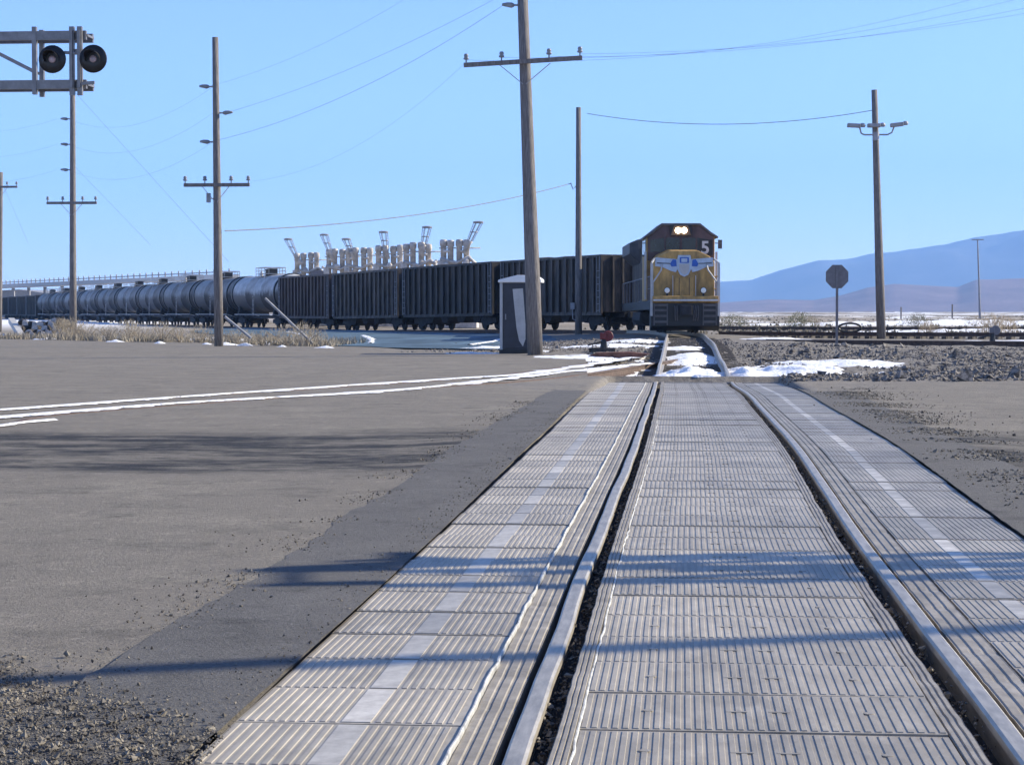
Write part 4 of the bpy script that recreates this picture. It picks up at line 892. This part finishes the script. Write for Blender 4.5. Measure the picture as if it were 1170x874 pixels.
for s in (-1, 1):
    for y in (.25, 1.3, 2.2, 5.6, 8, 10.4, 12.8, 15.2, 17.6, 20, 21.4): bar(bm, (s*1.46, y, 1.40), (s*1.46, y, 2.48), .05, .05)
    bar(bm, (s*1.46, .25, 2.48), (s*1.46, 2.3, 2.48), .05, .05); bar(bm, (s*1.46, 5.3, 2.48), (s*1.46, 21.4, 2.48), .05, .05); bar(bm, (s*1.46, .25, 1.95), (s*1.46, 2.3, 1.95), .04, .04); bar(bm, (s*1.46, .12, .4), (s*1.46, .12, 2.3), .07, .07)
new('handrail', bm, 'signback', loco)
for s in (-1, 1): new('corner_post', bar(bar(bm_(), (s*1.46, .02, .75), (s*1.46, .02, 3.05), .10, .08), (s*1.46, .02, 3.05), (s*1.30, .5, 3.25), .06, .06), 'trim', loco)
new('sill_stripe', box(bm_(), -1.40, 1.40, -.235, -.222, 1.40, 1.47), 'white', loco)
for x in (-.22, .22): new('nose_seam', box(bm_(), x-.012, x+.012, .508, .512, 1.65, 2.42), 'black', ns)
new('grab_post', bar(bar(bm_(), (-1.58, 2.2, 1.5), (-1.58, 2.2, 3.6), .09, .09), (1.58, 2.2, 1.5), (1.58, 2.2, 3.6), .09, .09), 'trim', loco)
bm = prism(bm_(), [(-1.4, .95), (-1.45, .55), (-1.1, .28), (1.1, .28), (1.45, .55), (1.4, .95)], 8.2, 13.6); new('fuel_tank', bm, 'grime', loco, bev=.05)
bogie(loco, 4.2, 3, rad=.52, wb=1.8); bogie(loco, 17.6, 3, rad=.52, wb=1.8)
place(loco, LOCO0, 21.9, 'yellow nosed diesel locomotive with lit headlight and winged emblem, head of the train', 'locomotive', None)
loco.location.x, loco.location.y = .18, 87.8; loco.rotation_euler.z = R(5.0)

# ------------------------------------------------------------------ loading arms behind the gondolas
def loading_unit(label, px, Y, top_py, head_py, lean, cols=(0, .62), box_=False, big=True):
    base = W(px, 352, Y); base.z = 0; k = Y/F; ht = W(px, top_py, Y).z; hh = W(px, head_py, Y).z
    r = empty('loading_unit', base, 0, label, 'loading arm', 'cream loading arms behind the gondolas')
    new('skid', box(bm_(), -1.6, 1.7, -.9, .9, 0, .5), 'rackwhite', r, bev=.03)
    for c in cols:
        bm = bm_()
        for dx in (-.28, .28):
            hz_ = ht*(1-.04*abs(dx)*random.uniform(0, 2)); lathe(bm, [(.23, .4), (.23, hz_-.5), (.29, hz_-.46), (.29, hz_-.12), (.24, hz_), (.05, hz_+.03)], 14, Matrix.Translation((c*2-.7+dx, random.uniform(-.2, .2), 0)))
        lathe(bm, [(.32, ht-1.1), (.32, ht-.9)], 14, Matrix.Translation((c*2-.7, 0, 0))); new('column', bm, 'rackwhite', r, True)
    bm = bm_(); bar(bm, (-1.3, 0, ht-.75), (1.9, 0, ht-.75), .09, .09); tube(bm, [(-1.2, -.2, ht-1.6), (.1, -.3, ht-1.9), (1.0, -.3, ht-1.45), (1.7, -.2, ht-2.1)], .14, 8); new('pipe', bm, 'rackwhite', r, True)
    bm = bm_(); rnd_ = random.Random(int(px))
    for _ in range(9):
        x, z = rnd_.uniform(-1.2, 1.5), rnd_.uniform(ht-2.9, ht-1.4); s = rnd_.uniform(.12, .26); lathe(bm, [(s*.5, -s), (s, -s*.5), (s, s*.5), (s*.5, s)], 10, Matrix.Translation((x, rnd_.uniform(-.4, 0), z)) @ Matrix.Rotation(rnd_.uniform(0, 2), 4, 'X') @ Matrix.Rotation(rnd_.uniform(-1, 1), 4, 'Y'))
    box(bm, .9, 1.5, -.3, .3, .4, ht-1.9); box(bm, -1.4, -.9, -.3, .3, .4, ht-1.7); new('valve_cluster', bm, 'rackwhite', r)
    a = Vector((lean*.5, -.2, ht-1.2)); b = Vector((lean*1.35, -.2, hh)); am = bm_(); tube(am, [a, a.lerp(b, .35), a.lerp(b, .42)], [.22, .18, .26], 10); arm = new('boom', am, 'rackwhite', r, True)
    cg = bm_(); m0 = a.lerp(b, .4); n = 6; R0, R1 = .22, .36
    for q in range(n):
        u = Vector((math.cos(q*2*PI/n), math.sin(q*2*PI/n), 0)); bar(cg, m0+u*R0, b+u*R1, .045, .045)
    for t_ in (.5, 1.0):
        c = m0.lerp(b, t_); rr_ = R0+(R1-R0)*t_; pts = [c+Vector((math.cos(q*PI/8), math.sin(q*PI/8), 0))*rr_ for q in range(17)]; tube(cg, pts, .035, 5)
    new('cage', cg, 'dull', arm); new('cage_top', lathe(bm_(), [(.40, 0), (.42, .08), (.2, .14)], 16, Matrix.Translation(b)), 'dull', arm)
    if box_: new('control_box', prism(bm_(), [(.4, ht-3.4), (2.4, ht-3.4), (2.4, ht-2.2), (2.0, ht-1.75), (.7, ht-1.75), (.4, ht-2.0)], -1.0, -.4), 'signback', r, bev=.03)
    return r
for px, Y, tp_, hp, ln, bx, lb in ((352, 186, 288, 274, -1.35, True, 'leftmost cream loading arm, its cage leaning left, dark box beside it'), (388, 180, 284, 269, -1.0, False, 'second cream loading arm from the left, short caged boom'),
        (412, 174, 282, 274, -.9, False, 'third cream loading arm from the left, lowest cage'), (446, 168, 280, 266, -.4, False, 'cream loading arm in the middle of the row'),
        (478, 162, 277, 260.5, .55, False, 'cream loading arm second from the right, upright ring cage'), (521, 155, 272.5, 255, 1.3, False, 'rightmost cream loading arm with the tallest cage leaning right')):
    loading_unit(lb, px, Y, tp_, hp, ln, box_=bx)
# elevated loading platform far left
r = empty('loading_platform', (-150, 300, 0), 0, 'long pale elevated platform on posts behind the tank cars', 'loading platform')
A, B = W(-40, 327, 420)-Vector((-150, 300, 0)), W(262, 326, 285)-Vector((-150, 300, 0)); B.z = A.z = 6.2
new('deck', bar(bm_(), A, B, 3, .7), 'trim', r)
bm = bm_()
for i in range(52):
    c = A.lerp(B, i/51); lathe(bm, [(.12, .4), (.12, 1.0), (.08, 1.2)], 8, Matrix.Translation(c))
bar(bm, A+Vector((0, 0, .75)), B+Vector((0, 0, .75)), .15, .15); new('railing', bm, 'dull', r)
lp = None
for i in range(14):
    c = A.lerp(B, (i+.5)/14)
    if lp is None: o = lp = new('post', box(bm_(), -.25, .25, -.25, .25, -6.6, -.45), 'dull', r)
    else: o = lp.copy(); COL.objects.link(o)
    o.location = c
bW = W(-30, 362, 380); tag(new('warehouse', prism(bm_(), [(bW.x-20, -1), (bW.x-20, 4.2), (bW.x+4, 5.6), (bW.x+14, 4.2), (bW.x+14, -1)], 395, 420), 'dull'), 'low pale blue grey shed at the far left behind the dark cars', 'building')

# ------------------------------------------------------------------ small things
# log pile (each log its own)
lg = [(57, 372), (62, 368), (38, 372), (46, 373), (52, 377), (60, 376), (33, 381), (44, 382), (53, 381), (69, 381), (66, 386), (58, 386), (48, 387), (72, 388), (40, 376), (27, 371), (35, 387), (22, 376)]
for i, (x, y) in enumerate(lg):
    Y = 97+(387-y)*.16; p = W(x, y, Y); p.z = max(p.z, .12); q = random.uniform(.20, .27); a_ = R(random.uniform(-25, 25))
    d_ = Vector((math.sin(a_), math.cos(a_), random.uniform(-.08, .05)))
    o = new('log', tube(bm_(), [(0, 0, 0), d_*.9, d_*1.8], [q, q*.95, q*.9], 12), 'log'); o.location = p; tag(o, 'short dark log with a pale cut end, in the pile at far left', 'log', 'logs piled near the left edge')
    new('cut_end', lathe(bm_(), [(q*.92, 0), (q*.9, .02), (.02, .03)], 12, Matrix.Rotation(PI/2, 4, 'X')), 'logend', o)
o = new('plank', bar(bm_(), W(13, 366, 100), W(27, 388, 97), .3, .25), 'trim'); tag(o, 'pale thick plank leaning on the left end of the log pile', 'plank')
# switch stand
def sstand(loc, label, m='red', k=1.):
    r = empty('switch_stand', loc, 0, label, 'switch stand'); new('base', box(bm_(), -.45*k, .35*k, -.15, .2, -.05, .10), 'tie', r); new('stand', tube(bm_(), [(0, 0, .1), (0, 0, .42*k)], [.12, .07], 8), 'black', r)
    new('target', lathe(bm_(), [(.16*k, 0), (.17*k, .03), (.16*k, .05)], 16, Matrix.Translation((.12, 0, .46*k)) @ Matrix.Rotation(PI/2, 4, 'X')), m, r); new('lever', bar(bm_(), (0, 0, .3*k), (-.5*k, -.05, .18*k), .05, .05), 'black', r); new('lantern', box(bm_(), -.12, .08, -.1, .1, .36*k, .56*k), m, r, bev=.02)
    return r
b = W(690, 407, 62); b.z = ground_at(b.x, 62)+.02; sstand(b, 'small red switch stand left of the rails in front of the train')
b = G(1134, 392, .05); sstand((b.x, b.y, .03), 'grey low switch stand beside the tracks at the far right', 'signback', 1.15)
b = G(703, 411); o = new('metal_plate', prism(bm_(), [(-.9, 0), (.7, 0), (.9, .10), (.3, .16), (-.6, .13)], -.4, .4), 'rusty'); o.location = (b.x, 57, .02); tag(o, 'rusty brown plate lying in the snow by the sunk track', 'metal plate')
bm = bm_(); pts = [Vector((math.cos(a)*.55, 0, math.sin(a)*.22)) for a in np.linspace(0, 2*PI, 20)]; tube(bm, pts, .05, 6); o = new('hose_loop', bm, 'black'); o.location = W(971, 379, 100); o.location.z = .5; tag(o, 'black hose loop lying near the middle track behind the sign', 'hose')

# shrubs
def shrub(x, y, w_, h_, m, label, name, group, dens=260, seed=0, z=None):
    rr_ = random.Random(seed); bm = bm_(); z = ground_at(x, y) if z is None else z
    root = empty(name, (x, y, z), 0, label, 'shrub', group); st = bm_()
    for _ in range(14 if dens > 100 else 7):
        a = rr_.uniform(0, 2*PI); e = rr_.uniform(.2, 1); p = Vector((math.cos(a)*w_*.5*e, math.sin(a)*w_*.4*e, h_*rr_.uniform(.6, 1.0))); mid = p*.5+Vector((rr_.uniform(-.05, .05), 0, .06)); tube(st, [(0, 0, -.03), mid, p], [.014, .010, .004], 4, False)
    new('stem', st, 'twig', root)
    for _ in range(dens):
        a = rr_.uniform(0, 2*PI); e = rr_.random()**.5; hz_ = rr_.random()**.8; rad = (1-.45*hz_)*e*w_*.5*(1+.35*math.sin(a*3+seed)); p = Vector((math.cos(a)*rad, math.sin(a)*rad*.8, hz_*h_*(1-.35*e*e)))
        d_ = Vector((rr_.gauss(0, .5), rr_.gauss(0, .5), 1)).normalized()*rr_.uniform(.06, .16)*(1 if m == 'sage' else 1.7)*max(.6, h_); s_ = d_.orthogonal().normalized()*(.022 if m == 'sage' else .010)*max(.8, h_)
        vs = [bm.verts.new(q) for q in (p-s_, p+s_, p+d_)]; bm.faces.new(vs)
    new('foliage', bm, m, root); return root
dry = [(83, 378, 92, 1.6, 1.0), (70, 380, 93, 1.4, .95), (100, 382, 90, 2.2, .8), (125, 381, 88, 1.8, .7), (148, 378, 88, 1.6, .95), (160, 381, 86, 2.0, .7), (185, 378, 84, 1.8, .85), (205, 381, 83, 1.6, .7), (228, 380, 82, 1.5, .75), (270, 383, 78, 1.8, .65), (300, 386, 75, 1.8, .6), (325, 384, 75, 2.0, .75), (345, 382, 76, 2.0, .9), (360, 385, 77, 1.4, .7)]
gn = ['under the pole below the signal', 'just left of the pole below the signal', 'just right of the pole below the signal', 'second right of the pole below the signal', 'below the fourth tank car', 'wide one below the third tank car', 'below the gap of tank cars', 'left of the insulator pole, thin', 'touching the left of the insulator pole', 'just right of the insulator pole', 'between the two guy guards', 'left of the long guy guard foot', 'tallest one at the long guy guard foot', 'at the left end of the blue ground sheet']
for i, (x, y, Y, w_, h_) in enumerate(dry):
    p = W(x, y, Y); shrub(p.x, Y, w_, h_, 'drygrass', 'dry tan bush '+gn[i], 'dry_bush', 'dry bushes along the far edge of the lot', 330, i, .0)
for i, (px, Y, w_, h_, lb) in enumerate(((913, 150, 3.0, 1.3, 'dark green sage bush right of the locomotive'), (837, 155, 3.2, 1.1, 'olive bush right beside the locomotive'), (1130, 100, 2.6, 1.2, 'tan bush behind the far right switch stand'), (1147, 104, 2.2, 1.1, 'rust tan bush nearest the right edge'), (1048, 160, 3.0, 1.2, 'grey bush right of the floodlight pole'), (930, 170, 3, .8, 'low pale bush left of the stop sign'), (1062, 108, 1.8, .8, 'small grey bush between floodlight pole and switch stand'))):
    p = W(px, 380, Y); shrub(p.x, Y, w_, h_, 'sage' if i in (0, 1, 4) else 'twig', lb, 'sage_bush', 'bushes on the plain right of the train', 600, 40+i)
# far scrub and short grass: uncountable
def scatter_blades(name, pts, hs, m, label, cat, wd=.02, k=4):
    V = []; Fc = []
    for (x, y, z), h in zip(pts, hs):
        for _ in range(k):
            a = random.uniform(0, 2*PI); dx, dy = math.cos(a)*wd*h*3, math.sin(a)*wd*h*3; lx, ly = random.gauss(0, .3)*h, random.gauss(0, .3)*h; ox, oy = random.gauss(0, .25)*h, random.gauss(0, .25)*h
            q = len(V); V += [(x+ox-dx, y+oy-dy, z-.02), (x+ox+dx, y+oy+dy, z-.02), (x+ox+lx, y+oy+ly, z+h*random.uniform(.6, 1))]; Fc.append((q, q+1, q+2))
    return tag(new(name, (V, Fc), m), label, cat, kind='stuff')
pts = []; hs = []
for _ in range(1500):
    x = random.uniform(-34, -12.8); ye = interp(x, FE); y = ye+random.random()**1.6*9-.3; pts.append((x, y, 0)); hs.append(random.uniform(.12, .42))
scatter_blades('dry_grass', pts, hs, 'drygrass', 'dry tan grass along the far edge of the lot', 'grass', .025, 6)
pts = []; hs = []
for _ in range(2600):
    y = 112+(random.random()**1.6)*500; x = random.uniform(-.02, .24)*y+random.uniform(-6, 6); pts.append((x, y, 0)); hs.append(random.uniform(.10, .30))
scatter_blades('scrub', pts, hs, 'scrubleaf', 'low scattered scrub covering the far plain', 'scrub', .10, 6)
